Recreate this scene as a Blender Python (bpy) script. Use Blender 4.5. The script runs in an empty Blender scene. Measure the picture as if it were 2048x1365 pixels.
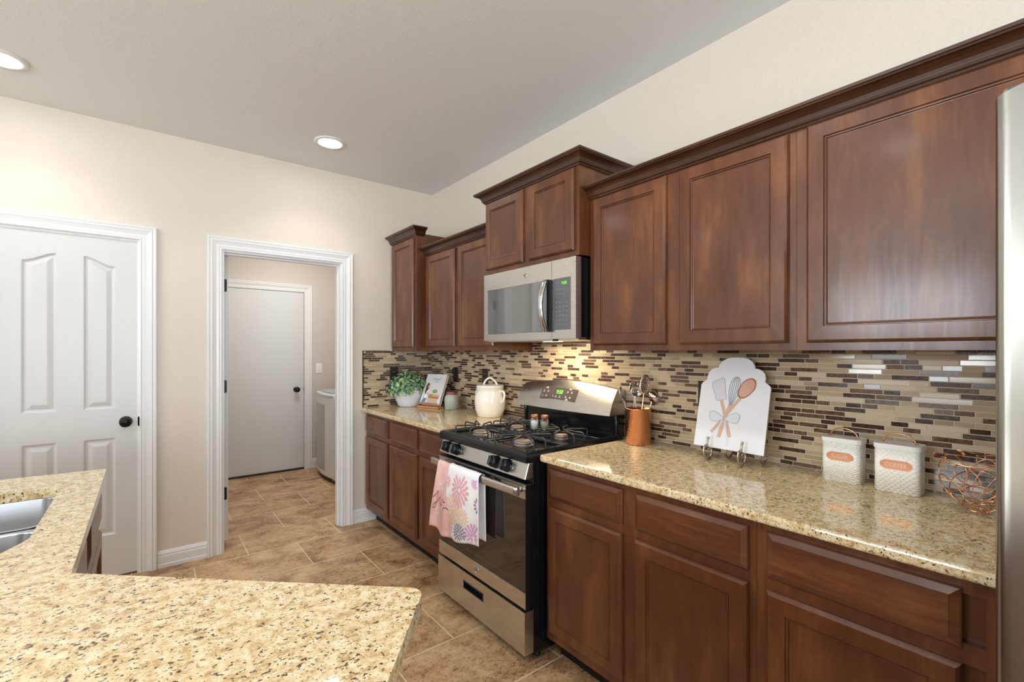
import bpy, bmesh, math, random
from mathutils import Vector, Matrix
random.seed(7)
R = math.radians
sc = bpy.context.scene
COL = sc.collection

# ------------------------------------------------------------------ camera
cam_d = bpy.data.cameras.new('camera')
cam_d.sensor_width = 36.0
cam_d.lens = 933.0 / 2048.0 * 36.0
cam_d.shift_y = 20.1 / 2048.0
cam_d.clip_start = 0.03
cam = bpy.data.objects.new('camera', cam_d)
cam.location = (-1.990, -3.682, 1.366)
cam.rotation_euler = (R(90), 0, R(-38.1))
COL.objects.link(cam)
sc.camera = cam

# ------------------------------------------------------------------ colour management, world, light
sc.view_settings.view_transform = 'Standard'
sc.view_settings.look = 'None'
sc.view_settings.gamma = 1.0
sc.view_settings.exposure = 0.08
sc.view_settings.use_curve_mapping = False
sc.render.film_transparent = False
sc.cycles.max_bounces = 10
sc.cycles.diffuse_bounces = 6
sc.cycles.glossy_bounces = 5
sc.cycles.transmission_bounces = 8
sc.cycles.sample_clamp_indirect = 6.0
sc.cycles.caustics_reflective = False
sc.cycles.caustics_refractive = False

world = bpy.data.worlds.new('sky')
sc.world = world
world.use_nodes = True
wn = world.node_tree
wn.nodes.clear()
w_out = wn.nodes.new('ShaderNodeOutputWorld')
w_bg = wn.nodes.new('ShaderNodeBackground')
w_bg.inputs['Color'].default_value = (0.78, 0.87, 1.0, 1)
w_bg.inputs['Strength'].default_value = 1.2
wn.links.new(w_bg.outputs[0], w_out.inputs[0])


def area_light(name, loc, rot, sx, sy, power, color=(1, 1, 1), spread=180, parent=None):
    d = bpy.data.lights.new(name, 'AREA')
    d.shape = 'RECTANGLE'
    d.size = sx
    d.size_y = sy
    d.energy = power
    d.color = color
    d.spread = R(spread)
    o = bpy.data.objects.new(name, d)
    o.location = loc
    o.rotation_euler = rot
    COL.objects.link(o)
    if parent:
        o.parent = parent
    return o


# daylight panels added outside unseen windows, aimed up to favour ceiling over lower cabinets
DAY = (0.86, 0.935, 0.985)
area_light('daylight_uplight_left_a', (-6.62, -2.05, 1.85), (0, R(-118), 0), 1.1, 1.7, 92, DAY, 125)
area_light('daylight_uplight_left_b', (-6.62, -5.1, 1.85), (0, R(-118), 0), 1.1, 1.7, 92, DAY, 125)
area_light('daylight_uplight_front', (-2.6, -8.15, 1.45), (R(118), 0, 0), 3.0, 1.8, 165, DAY, 125)

DOWNLIGHTS = [(-1.036, -0.52), (-2.53, -0.48), (-1.04, -2.86), (-2.6, -2.83),
              (-4.1, -0.6), (-4.1, -2.9), (-1.04, -5.3), (-2.6, -5.3), (-4.1, -5.3)]
LAMP_COLOR = (1.0, 0.98, 0.93)
LAMP_POWER = 7

# ------------------------------------------------------------------ material helpers


def sr(r, g, b):
    def f(c):
        c /= 255.0
        return c / 12.92 if c <= 0.04045 else ((c + 0.055) / 1.055) ** 2.4
    return (f(r), f(g), f(b), 1.0)


def mat(name, color=(0.8, 0.8, 0.8, 1), rough=0.5, metal=0.0, coat=0.0, emis=None, estr=0.0, trans=0.0, ior=1.45, spec=None, coat_rough=0.05):
    m = bpy.data.materials.new(name)
    m.use_nodes = True
    b = m.node_tree.nodes['Principled BSDF']
    b.inputs['Base Color'].default_value = color
    b.inputs['Roughness'].default_value = rough
    b.inputs['Metallic'].default_value = metal
    b.inputs['Coat Weight'].default_value = coat
    b.inputs['Coat Roughness'].default_value = coat_rough
    b.inputs['IOR'].default_value = ior
    b.inputs['Transmission Weight'].default_value = trans
    if spec is not None:
        b.inputs['Specular IOR Level'].default_value = spec
    if emis:
        b.inputs['Emission Color'].default_value = emis
        b.inputs['Emission Strength'].default_value = estr
    return m


class NT:
    def __init__(s, m):
        s.m = m
        s.t = m.node_tree
        s.b = s.t.nodes['Principled BSDF']

    def n(s, typ, **k):
        nd = s.t.nodes.new(typ)
        for a, v in k.items():
            if a in nd.inputs.keys() if isinstance(a, str) else False:
                nd.inputs[a].default_value = v
            else:
                setattr(nd, a, v)
        return nd

    def l(s, a, b):
        s.t.links.new(a, b)

    def pos(s, scale=(1, 1, 1), rot=(0, 0, 0), loc=(0, 0, 0), src='Object'):
        if src == 'World':
            g = s.t.nodes.new('ShaderNodeNewGeometry').outputs['Position']
        else:
            g = s.t.nodes.new('ShaderNodeTexCoord').outputs[src]
        mp = s.t.nodes.new('ShaderNodeMapping')
        mp.inputs['Scale'].default_value = scale
        mp.inputs['Rotation'].default_value = rot
        mp.inputs['Location'].default_value = loc
        s.l(g, mp.inputs['Vector'])
        return mp.outputs[0]

    def noise(s, vec, scale, detail=3, rough=0.5, dist=0.0):
        n = s.t.nodes.new('ShaderNodeTexNoise')
        n.inputs['Scale'].default_value = scale
        n.inputs['Detail'].default_value = detail
        n.inputs['Roughness'].default_value = rough
        n.inputs['Distortion'].default_value = dist
        s.l(vec, n.inputs['Vector'])
        return n.outputs['Fac']

    def voro(s, vec, scale, out='Distance'):
        n = s.t.nodes.new('ShaderNodeTexVoronoi')
        n.inputs['Scale'].default_value = scale
        s.l(vec, n.inputs['Vector'])
        return n.outputs[out]

    def ramp(s, fac, stops, interp='LINEAR'):
        n = s.t.nodes.new('ShaderNodeValToRGB')
        n.color_ramp.interpolation = interp
        el = n.color_ramp.elements
        while len(el) < len(stops):
            el.new(0.5)
        for e, (p, c) in zip(el, stops):
            e.position = p
            e.color = c if len(c) == 4 else (*c, 1)
        s.l(fac, n.inputs[0])
        return n.outputs[0]

    def mix(s, fac, a, b, mode='MIX'):
        n = s.t.nodes.new('ShaderNodeMix')
        n.data_type = 'RGBA'
        n.blend_type = mode
        for v, i in ((fac, 0), (a, 6), (b, 7)):
            if hasattr(v, 'is_output'):
                s.l(v, n.inputs[i])
            else:
                n.inputs[i].default_value = v
        return n.outputs[2]

    def math(s, op, a, b=0.0):
        n = s.t.nodes.new('ShaderNodeMath')
        n.operation = op
        for i, v in enumerate((a, b)):
            if hasattr(v, 'is_output'):
                s.l(v, n.inputs[i])
            else:
                n.inputs[i].default_value = v
        return n.outputs[0]

    def bump(s, h, strength=0.3, dist=0.01):
        n = s.t.nodes.new('ShaderNodeBump')
        n.inputs['Strength'].default_value = strength
        n.inputs['Distance'].default_value = dist
        s.l(h, n.inputs['Height'])
        s.l(n.outputs[0], s.b.inputs['Normal'])

    def color(s, c):
        s.l(c, s.b.inputs['Base Color'])

    def rough(s, c):
        s.l(c, s.b.inputs['Roughness'])


G = lambda v: (v, v, v, 1)


def paint_mat(name, c, bump=0.25, scale=170, rough=0.55):
    m = mat(name, c, rough)
    t = NT(m)
    p = t.pos(src='World')
    a = t.noise(p, scale, 2, 0.5)
    b = t.noise(p, scale * 0.35, 2, 0.5)
    t.bump(t.math('ADD', a, b), bump, 0.004)
    return m


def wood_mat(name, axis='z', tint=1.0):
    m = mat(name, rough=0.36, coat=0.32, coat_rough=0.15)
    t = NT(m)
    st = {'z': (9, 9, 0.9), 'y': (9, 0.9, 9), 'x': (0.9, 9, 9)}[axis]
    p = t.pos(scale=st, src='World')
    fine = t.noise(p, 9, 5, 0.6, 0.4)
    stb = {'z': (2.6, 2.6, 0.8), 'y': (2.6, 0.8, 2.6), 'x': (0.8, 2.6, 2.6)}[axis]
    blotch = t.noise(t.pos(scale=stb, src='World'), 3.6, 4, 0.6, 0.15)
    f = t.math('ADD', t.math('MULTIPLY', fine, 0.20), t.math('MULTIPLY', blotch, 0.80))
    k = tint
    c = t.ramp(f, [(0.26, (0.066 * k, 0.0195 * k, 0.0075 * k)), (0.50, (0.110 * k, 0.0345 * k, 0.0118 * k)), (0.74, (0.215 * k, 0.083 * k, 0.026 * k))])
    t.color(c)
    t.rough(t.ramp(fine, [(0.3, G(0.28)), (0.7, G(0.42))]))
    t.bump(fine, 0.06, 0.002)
    return m


def steel_mat(name, c=(0.62, 0.60, 0.57, 1), rough=0.27, axis='y'):
    m = mat(name, c, rough, 1.0)
    t = NT(m)
    st = {'z': (300, 300, 3), 'y': (300, 3, 300), 'x': (3, 300, 300)}[axis]
    n = t.noise(t.pos(scale=st, src='World'), 4, 2, 0.5)
    t.rough(t.ramp(n, [(0.3, G(rough - 0.02)), (0.7, G(rough + 0.03))]))
    return m


M = {}
M['wall'] = paint_mat('wall_paint_beige', sr(213, 204, 192), 0.38, 95)
M['wall2'] = paint_mat('laundry_paint', sr(204, 195, 187), 0.2, 150)
M['ceil'] = paint_mat('ceiling_paint', sr(226, 229, 231), 0.10, 150, 0.8)
M['trimw'] = mat('white_trim_paint', sr(222, 223, 223), 0.32)
M['doorw'] = mat('white_door_paint', sr(207, 208, 207), 0.38)
t = NT(M['doorw'])
t.bump(t.noise(t.pos(scale=(60, 60, 5), src='World'), 6, 3, 0.6), 0.06, 0.002)
M['wood'] = wood_mat('stained_maple_vertical', 'z')
M['woodh'] = wood_mat('stained_maple_horizontal', 'y')
M['crown'] = wood_mat('maple_crown_shade_tinted', 'y', 0.42)  # same wood tinted down, so the crown's underside shade sits in its colour
M['woodx'] = wood_mat('stained_maple_side', 'z', 0.8)
M['kick'] = mat('dark_toe_kick', (0.012, 0.008, 0.007, 1), 0.6)
M['black'] = mat('black_enamel', (0.006, 0.0065, 0.008, 1), 0.12)
M['blacksoft'] = mat('black_plastic', (0.008, 0.010, 0.013, 1), 0.16)
M['iron'] = mat('cast_iron', (0.030, 0.032, 0.036, 1), 0.42)
M['steel'] = steel_mat('brushed_steel')
M['steelx'] = mat('brushed_steel_fridge', (0.40, 0.39, 0.36, 1), 0.24, 1.0)
M['steelsink'] = mat('sink_steel', (0.55, 0.565, 0.58, 1), 0.25, 1.0)
M['steelp'] = mat('satin_steel_plain', (0.66, 0.63, 0.59, 1), 0.3, 1.0)
M['chrome'] = mat('polished_steel', (0.72, 0.71, 0.70, 1), 0.12, 1.0)
M['nickel'] = mat('satin_nickel', (0.52, 0.47, 0.40, 1), 0.3, 1.0)
M['glassdark'] = mat('dark_oven_glass', (0.030, 0.022, 0.018, 1), 0.04, spec=0.9)
M['mwglass'] = mat('microwave_glass', (0.10, 0.10, 0.10, 1), 0.05, spec=1.0, ior=1.9)
M['mwpanel'] = mat('microwave_keypad', (0.13, 0.13, 0.14, 1), 0.2)
M['disp'] = mat('display_panel', (0.055, 0.045, 0.045, 1), 0.2)
M['led'] = mat('green_led', (0.1, 0.6, 0.05, 1), 0.5, emis=(0.25, 1.0, 0.06, 1), estr=0.55)
M['key'] = mat('key_print', (0.55, 0.55, 0.55, 1), 0.5)
M['logo'] = mat('logo_grey', (0.10, 0.10, 0.10, 1), 0.35)
M['burner'] = mat('burner_aluminium', (0.42, 0.37, 0.32, 1), 0.42, 0.7)
M['bronze'] = mat('oil_rubbed_bronze', (0.013, 0.012, 0.011, 1), 0.28, 0.6)
M['outlet'] = mat('dark_outlet', (0.022, 0.013, 0.012, 1), 0.4)
M['outlet2'] = mat('dark_outlet_socket', (0.010, 0.008, 0.008, 1), 0.3)
M['switch'] = mat('white_switch', (0.82, 0.82, 0.82, 1), 0.35)
M['copper'] = mat('copper', (0.86, 0.42, 0.24, 1), 0.2, 1.0)
M['plate'] = mat('copper_plate', (0.60, 0.27, 0.15, 1), 0.38, 1.0)
M['cream'] = mat('cream_ceramic', sr(243, 239, 230), 0.14, coat=0.5)
M['potw'] = mat('white_ceramic_dotted', sr(222, 224, 232), 0.3)
M['boardw'] = mat('white_board', sr(236, 238, 244), 0.22)
M['boardedge'] = mat('board_edge', sr(196, 190, 170), 0.5)
M['wash'] = mat('washer_white', sr(224, 228, 231), 0.22)
M['washg'] = mat('washer_grey', sr(176, 178, 180), 0.25)
M['washd'] = mat('washer_base_dark', (0.03, 0.024, 0.02, 1), 0.5)
M['lens'] = mat('lamp_lens', (1, 1, 1, 1), 0.5, emis=(1.0, 0.97, 0.92, 1), estr=48)
M['glass'] = mat('clear_glass', (0.95, 0.97, 0.97, 1), 0.02, trans=1.0)
g_ = bpy.data.materials.new('thin_clear_glass')
g_.use_nodes = True
gt = g_.node_tree
gt.nodes.clear()
go_, gm, gtr, ggl, gf = [gt.nodes.new(x) for x in ('ShaderNodeOutputMaterial', 'ShaderNodeMixShader', 'ShaderNodeBsdfTransparent', 'ShaderNodeBsdfGlossy', 'ShaderNodeLayerWeight')]
gtr.inputs[0].default_value = (0.95, 0.96, 0.96, 1)
ggl.inputs['Roughness'].default_value = 0.03
gf.inputs['Blend'].default_value = 0.25
gt.links.new(gf.outputs['Facing'], gm.inputs[0])
gt.links.new(gtr.outputs[0], gm.inputs[1])
gt.links.new(ggl.outputs[0], gm.inputs[2])
gt.links.new(gm.outputs[0], go_.inputs[0])
M['glass'] = g_
M['jar'] = mat('frosted_sea_glass', sr(205, 214, 204), 0.35, trans=0.3)
M['terra'] = mat('copper_brown_lid', sr(178, 106, 74), 0.35, 0.35)
M['rust'] = mat('rust_red_lid', sr(140, 86, 78), 0.45, 0.3)
M['salt'] = mat('salt', sr(240, 238, 232), 0.9)
M['pepper'] = mat('pepper', sr(176, 160, 140), 0.9)
M['standwood'] = mat('light_wood', sr(196, 140, 92), 0.5)
M['bamboo'] = M['standwood']

# hammered copper
M['hammer'] = mat('hammered_copper', (0.84, 0.40, 0.22, 1), 0.16, 1.0)
t = NT(M['hammer'])
t.bump(t.voro(t.pos(), 230), 0.5, 0.002)
# embossed canisters
M['can_scale'] = mat('embossed_white_scallop', sr(250, 249, 244), 0.3)
t = NT(M['can_scale'])
tc = t.pos(scale=(1, 1, 1))
sep = t.t.nodes.new('ShaderNodeSeparateXYZ')
t.l(tc, sep.inputs[0])
s_ = t.math('ADD', sep.outputs[0], sep.outputs[1])
ph = 150.0
row = t.math('FLOOR', t.math('MULTIPLY', sep.outputs[2], 75.0))
shift = t.math('MULTIPLY', t.math('MODULO', t.math('ADD', row, 200.0), 2.0), 0.5)
fx = t.math('SUBTRACT', t.math('FRACT', t.math('ADD', t.math('MULTIPLY', s_, 38.0), shift)), 0.5)
fz = t.math('FRACT', t.math('MULTIPLY', sep.outputs[2], 75.0))
rr = t.math('SQRT', t.math('ADD', t.math('MULTIPLY', t.math('MULTIPLY', fx, fx), 3.2), t.math('MULTIPLY', fz, fz)))
wv = t.math('SINE', t.math('MULTIPLY', rr, 15.0))
t.bump(wv, 0.4, 0.0022)
M['can_weave'] = mat('embossed_white_weave', sr(250, 249, 244), 0.3)
t = NT(M['can_weave'])
tc = t.pos()
sep = t.t.nodes.new('ShaderNodeSeparateXYZ')
t.l(tc, sep.inputs[0])
s_ = t.math('ADD', sep.outputs[0], sep.outputs[1])
a_ = t.math('SINE', t.math('MULTIPLY', t.math('ADD', s_, sep.outputs[2]), 420.0))
b_ = t.math('SINE', t.math('MULTIPLY', t.math('SUBTRACT', s_, sep.outputs[2]), 420.0))
t.bump(t.math('MAXIMUM', a_, b_), 0.35, 0.002)
M['canw'] = mat('white_enamel_lid', sr(250, 250, 248), 0.25)

# granite
M['granite'] = mat('golden_granite', rough=0.07, coat=0.0, spec=0.5)
t = NT(M['granite'])
p = t.pos(src='World')
pw = t.pos(scale=(1, 1.25, 1), rot=(0, 0, 0.5), src='World')
n1 = t.noise(p, 46, 5, 0.66, 0.3)
base = t.ramp(n1, [(0.28, (0.33, 0.20, 0.08)), (0.38, (0.52, 0.35, 0.165)), (0.47, (0.67, 0.51, 0.28)), (0.58, (0.76, 0.655, 0.43)), (0.8, (0.82, 0.77, 0.62))])
n4 = t.noise(pw, 120, 4, 0.65, 0.6)
base = t.mix(t.ramp(n4, [(0.57, G(0)), (0.65, G(0.75))]), base, (0.40, 0.265, 0.13, 1))
base = t.mix(t.ramp(n4, [(0.34, G(0.7)), (0.44, G(0))]), base, (0.79, 0.73, 0.57, 1))
n2 = t.noise(pw, 135, 3, 0.5, 0.25)
n2b = t.noise(p, 16, 2, 0.5)
fl = t.math('ADD', n2, t.math('MULTIPLY', n2b, 0.18))
base = t.mix(t.ramp(fl, [(0.708, G(0)), (0.726, G(0.95))]), base, (0.055, 0.028, 0.016, 1))
n3 = t.noise(t.pos(loc=(4, 2, 1), src='World'), 230, 2, 0.5, 0.2)
base = t.mix(t.ramp(n3, [(0.65, G(0)), (0.68, G(0.85))]), base, (0.085, 0.05, 0.03, 1))
t.color(base)
M['granedge'] = M['granite']

# floor tile: travertine, 0.61 x 0.4085 running bond
M['floor'] = mat('travertine_floor_tile', rough=0.35)
t = NT(M['floor'])
p = t.pos(src='World')
br = t.t.nodes.new('ShaderNodeTexBrick')
mp = t.pos(loc=(0.84 + 0.61 * 8, 2.176 + 0.4085 * 20, 0), src='World')
t.l(mp, br.inputs['Vector'])
br.offset = 0.5
br.inputs['Scale'].default_value = 1.0
br.inputs['Mortar Size'].default_value = 0.0036
br.inputs['Mortar Smooth'].default_value = 0.1
br.inputs['Brick Width'].default_value = 0.61
br.inputs['Row Height'].default_value = 0.4085
br.inputs['Color1'].default_value = (0.0, 0.0, 0.0, 1)
br.inputs['Color2'].default_value = (1.0, 1.0, 1.0, 1)
br.inputs['Bias'].default_value = 0.0
big = t.noise(t.pos(scale=(1, 1.3, 1), src='World'), 4.2, 5, 0.65, 0.4)
med = t.noise(t.pos(scale=(1, 1.2, 1), loc=(3, 1, 0), src='World'), 24, 6, 0.72, 0.4)
ff = t.math('ADD', t.math('MULTIPLY', big, 0.62), t.math('MULTIPLY', med, 0.42))
ff = t.math('ADD', ff, t.math('MULTIPLY', t.math('SUBTRACT', br.outputs['Color'], 0.5), 0.05))
col = t.ramp(ff, [(0.36, (0.21, 0.110, 0.050)), (0.44, (0.37, 0.213, 0.103)), (0.515, (0.49, 0.305, 0.158)), (0.60, (0.60, 0.405, 0.228)), (0.71, (0.70, 0.53, 0.35))])
pit = t.noise(t.pos(scale=(1, 1.5, 1), src='World'), 60, 4, 0.62, 0.8)
pitm = t.math('ADD', pit, t.math('MULTIPLY', med, 0.30))
col = t.mix(t.ramp(pitm, [(0.30 + 0.30, G(0)), (0.66, G(0))]), col, (0.1, 0.06, 0.03, 1))
col = t.mix(t.ramp(t.math('SUBTRACT', pit, t.math('MULTIPLY', big, 0.35)), [(0.40, G(0)), (0.455, G(0.8))]), col, (0.115, 0.065, 0.034, 1))
col = t.mix(t.math('MULTIPLY', br.outputs['Fac'], 0.85), col, (0.76, 0.63, 0.46, 1))
t.color(col)
t.rough(t.ramp(med, [(0.3, G(0.28)), (0.7, G(0.45))]))
t.bump(t.math('SUBTRACT', t.math('MULTIPLY', pit, 0.4), br.outputs['Fac']), 0.25, 0.003)

# mosaic
M['grout'] = mat('mosaic_grout', sr(216, 200, 174), 0.8)
M['tl_beige'] = mat('mosaic_glass_beige', sr(184, 164, 135), 0.10)
M['tl_beige2'] = mat('mosaic_glass_sand', sr(170, 151, 123), 0.12)
M['tl_cream'] = mat('mosaic_stone_cream', sr(197, 178, 149), 0.3)


def marble(name, c1, c2, rough):
    m = mat(name, rough=rough)
    t = NT(m)
    n = t.noise(t.pos(src='World'), 95, 4, 0.65, 0.8)
    t.color(t.ramp(n, [(0.35, c1), (0.66, c2)]))
    return m


M['tl_dark'] = marble('mosaic_marble_dark', (0.018, 0.009, 0.007), (0.11, 0.062, 0.042), 0.15)
M['tl_brown'] = marble('mosaic_marble_brown', (0.06, 0.032, 0.020), (0.20, 0.115, 0.072), 0.15)

# foliage, towels, prints
M['leaf1'] = mat('leaf_green', sr(118, 156, 112), 0.5)
M['leaf2'] = mat('leaf_pale', sr(182, 204, 152), 0.5)
M['leaf3'] = mat('leaf_blue_green', sr(112, 150, 140), 0.5)
M['stemg'] = mat('stem_green', sr(70, 92, 56), 0.6)


def cloth_mat(name, c1, c2, s=14):
    m = mat(name, rough=0.85)
    t = NT(m)
    n = t.noise(t.pos(src='World'), s, 2, 0.5)
    t.color(t.ramp(n, [(0.4, c1), (0.62, c2)]))
    t.bump(t.noise(t.pos(src='World'), 700, 1, 0.5), 0.1, 0.001)
    return m


M['pink'] = cloth_mat('pink_cloth', sr(228, 178, 176), sr(240, 198, 190))
M['white'] = cloth_mat('white_cloth', sr(238, 236, 238), sr(244, 242, 244))
M['p_pink'] = mat('print_pink', sr(228, 170, 180), 0.85)
M['p_pk2'] = mat('print_peach', sr(238, 204, 176), 0.85)
M['p_grey'] = mat('print_grey', sr(150, 146, 160), 0.85)
M['p_mag'] = mat('print_orchid', sr(216, 164, 204), 0.85)
M['p_ink'] = mat('print_ink', sr(52, 34, 66), 0.85)
M['p_white'] = mat('print_white', sr(246, 240, 240), 0.85)
M['bk_cover'] = mat('book_cover', sr(222, 222, 226), 0.35)
M['bk_page'] = mat('book_pages', sr(206, 200, 198), 0.8)
M['bk_hair'] = mat('cover_brown', sr(96, 66, 58), 0.5)
M['bk_skin'] = mat('cover_skin', sr(206, 160, 138), 0.5)
M['bk_blue'] = mat('cover_blue', sr(110, 124, 160), 0.5)
M['bk_green'] = mat('cover_green', sr(140, 166, 92), 0.5)
M['bk_tan'] = mat('cover_tan', sr(214, 178, 140), 0.5)
M['bk_wood'] = mat('cover_wood', sr(170, 120, 96), 0.5)
M['bk_ink'] = mat('cover_ink', sr(116, 130, 128), 0.5)
M['art_wood'] = mat('art_wood', sr(216, 180, 158), 0.4)
M['art_wood2'] = mat('art_wood_dark', sr(176, 112, 88), 0.4)
M['art_in'] = mat('art_spoon_bowl', sr(214, 170, 150), 0.4)
M['art_grey'] = mat('art_grey', sr(220, 218, 226), 0.4)
M['art_line'] = mat('art_blue_line', sr(150, 163, 176), 0.4)
M['art_rib'] = mat('art_ribbon', sr(220, 227, 236), 0.4)

# ------------------------------------------------------------------ geometry helpers


class MB:
    def __init__(s):
        s.v = []
        s.f = []
        s.m = []
        s.sm = []

    def face(s, idx, m=0, smooth=False):
        s.f.append(tuple(idx))
        s.m.append(m)
        s.sm.append(smooth)

    def add(s, vs, fs, m=0, smooth=False):
        o = len(s.v)
        s.v += [tuple(p) for p in vs]
        for f in fs:
            s.face([i + o for i in f], m, smooth)

    def box(s, a, b, m=0):
        x0, x1 = sorted((a[0], b[0]))
        y0, y1 = sorted((a[1], b[1]))
        z0, z1 = sorted((a[2], b[2]))
        s.add([(x0, y0, z0), (x1, y0, z0), (x1, y1, z0), (x0, y1, z0), (x0, y0, z1), (x1, y0, z1), (x1, y1, z1), (x0, y1, z1)],
              [(0, 3, 2, 1), (4, 5, 6, 7), (0, 1, 5, 4), (1, 2, 6, 5), (2, 3, 7, 6), (3, 0, 4, 7)], m)

    def fbox(s, f, a0, a1, b0, b1, c0, c1, m=0):
        s.add([f(a0, b0, c0), f(a1, b0, c0), f(a1, b1, c0), f(a0, b1, c0), f(a0, b0, c1), f(a1, b0, c1), f(a1, b1, c1), f(a0, b1, c1)],
              [(0, 3, 2, 1), (4, 5, 6, 7), (0, 1, 5, 4), (1, 2, 6, 5), (2, 3, 7, 6), (3, 0, 4, 7)], m)

    def rectprof(s, f, a0, a1, b0, b1, prof, m=0, cap=True, back=True, mcap=None):
        loops = []
        for ins, h in prof:
            o = len(s.v)
            s.v += [tuple(f(a0 + ins, b0 + ins, h)), tuple(f(a1 - ins, b0 + ins, h)), tuple(f(a1 - ins, b1 - ins, h)), tuple(f(a0 + ins, b1 - ins, h))]
            loops.append(o)
        for p, q in zip(loops, loops[1:]):
            for i in range(4):
                j = (i + 1) % 4
                s.face((p + i, p + j, q + j, q + i), m)
        if cap:
            q = loops[-1]
            s.face((q, q + 1, q + 2, q + 3), m if mcap is None else mcap)
        if back:
            q = loops[0]
            s.face((q + 3, q + 2, q + 1, q), m)

    def prism(s, pts, z0, z1, f=None, m=0, ms=None, smooth_side=False):
        """closed polygon pts (a,b) extruded along c"""
        f = f or (lambda a, b, c: (a, b, c))
        n = len(pts)
        o = len(s.v)
        s.v += [tuple(f(a, b, z0)) for a, b in pts] + [tuple(f(a, b, z1)) for a, b in pts]
        s.face([o + i for i in range(n)][::-1], m)
        s.face([o + n + i for i in range(n)], m)
        for i in range(n):
            j = (i + 1) % n
            s.face((o + i, o + j, o + n + j, o + n + i), m if ms is None else ms, smooth_side)

    def lathe(s, prof, c=(0, 0, 0), seg=32, m=0, sx=1, sy=1, smooth=True, axis=None):
        """prof: (r,z) pairs; axis: function mapping (x,y,z)->world"""
        ax = axis or (lambda x, y, z: (c[0] + x, c[1] + y, c[2] + z))
        o = len(s.v)
        for r, z in prof:
            for k in range(seg):
                a = 2 * math.pi * k / seg
                s.v.append(tuple(ax(r * math.cos(a) * sx, r * math.sin(a) * sy, z)))
        for i in range(len(prof) - 1):
            for k in range(seg):
                kk = (k + 1) % seg
                s.face((o + i * seg + k, o + i * seg + kk, o + (i + 1) * seg + kk, o + (i + 1) * seg + k), m, smooth)
        if prof[0][0] > 1e-5:
            s.face([o + k for k in range(seg)][::-1], m)
        if prof[-1][0] > 1e-5:
            s.face([o + (len(prof) - 1) * seg + k for k in range(seg)], m)

    def tube(s, pts, r, seg=8, m=0, closed=False, caps=True):
        pts = [Vector(p) for p in pts]
        n = len(pts)
        rs = r if isinstance(r, (list, tuple)) else [r] * n
        prev = None
        rings = []
        for i, p in enumerate(pts):
            if closed:
                d = pts[(i + 1) % n] - pts[i - 1]
            else:
                d = pts[min(i + 1, n - 1)] - pts[max(i - 1, 0)]
            d.normalize()
            if prev is None:
                ref = Vector((0, 0, 1)) if abs(d.z) < 0.9 else Vector((1, 0, 0))
                a = d.cross(ref).normalized()
            else:
                a = (prev - d * prev.dot(d)).normalized()
            prev = a
            b = d.cross(a)
            o = len(s.v)
            for k in range(seg):
                t_ = 2 * math.pi * k / seg
                s.v.append(tuple(p + (a * math.cos(t_) + b * math.sin(t_)) * rs[i]))
            rings.append(o)
        rng = range(n) if closed else range(n - 1)
        for i in rng:
            p, q = rings[i], rings[(i + 1) % n]
            for k in range(seg):
                kk = (k + 1) % seg
                s.face((p + k, p + kk, q + kk, q + k), m, True)
        if caps and not closed:
            s.face([rings[0] + k for k in range(seg)][::-1], m)
            s.face([rings[-1] + k for k in range(seg)], m)

    def grid(s, fn, nu, nv, m=0, smooth=True, mf=None):
        o = len(s.v)
        for i in range(nu + 1):
            for j in range(nv + 1):
                s.v.append(tuple(fn(i / nu, j / nv)))
        w = nv + 1
        for i in range(nu):
            for j in range(nv):
                s.face((o + i * w + j, o + (i + 1) * w + j, o + (i + 1) * w + j + 1, o + i * w + j + 1), mf(i / nu, j / nv) if mf else m, smooth)

    def moulding(s, path, prof, f, m=0, side=1, ends=True, smooth=False):
        """path: 2D points; prof (d,h): d outward from the path, h third axis; f(a,b,h)->3D"""
        n = len(path)
        P = [Vector(p) for p in path]
        nor = []
        for i in range(n - 1):
            d = (P[i + 1] - P[i]).normalized()
            nor.append(Vector((d.y, -d.x)) * side)
        rings = []
        for i in range(n):
            if i == 0:
                mv = nor[0]
            elif i == n - 1:
                mv = nor[-1]
            else:
                a, b = nor[i - 1], nor[i]
                mv = (a + b) / (1 + a.dot(b))
            o = len(s.v)
            for d, h in prof:
                q = P[i] + mv * d
                s.v.append(tuple(f(q.x, q.y, h)))
            rings.append(o)
        k = len(prof)
        for i in range(n - 1):
            for j in range(k):
                jj = (j + 1) % k
                s.face((rings[i] + j, rings[i + 1] + j, rings[i + 1] + jj, rings[i] + jj), m, smooth)
        if ends:
            s.face([rings[0] + j for j in range(k)][::-1], m)
            s.face([rings[-1] + j for j in range(k)], m)

    def build(s, name, mats, parent=None, loc=None, bevel=0.0, seg=2, recalc=True, angle=35):
        me = bpy.data.meshes.new(name)
        vs = s.v
        if loc is not None:
            L = Vector(loc)
            vs = [tuple(Vector(p) - L) for p in vs]
        me.from_pydata(vs, [], s.f)
        if not isinstance(mats, (list, tuple)):
            mats = [mats]
        for mm in mats:
            me.materials.append(mm)
        me.polygons.foreach_set('material_index', s.m)
        me.polygons.foreach_set('use_smooth', s.sm)
        if recalc:
            bm = bmesh.new()
            bm.from_mesh(me)
            bmesh.ops.recalc_face_normals(bm, faces=bm.faces)
            bm.to_mesh(me)
            bm.free()
        me.update()
        o = bpy.data.objects.new(name, me)
        COL.objects.link(o)
        if parent is not None:
            o.parent = parent
            if loc is None:
                o.matrix_parent_inverse = Matrix.Translation(parent_world(parent)).inverted()
            else:
                o.location = Vector(loc) - parent_world(parent)
        elif loc is not None:
            o.location = loc
        if bevel > 0:
            b = o.modifiers.new('bevel', 'BEVEL')
            b.width = bevel
            b.segments = seg
            b.limit_method = 'ANGLE'
            b.angle_limit = R(angle)
        return o


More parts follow.
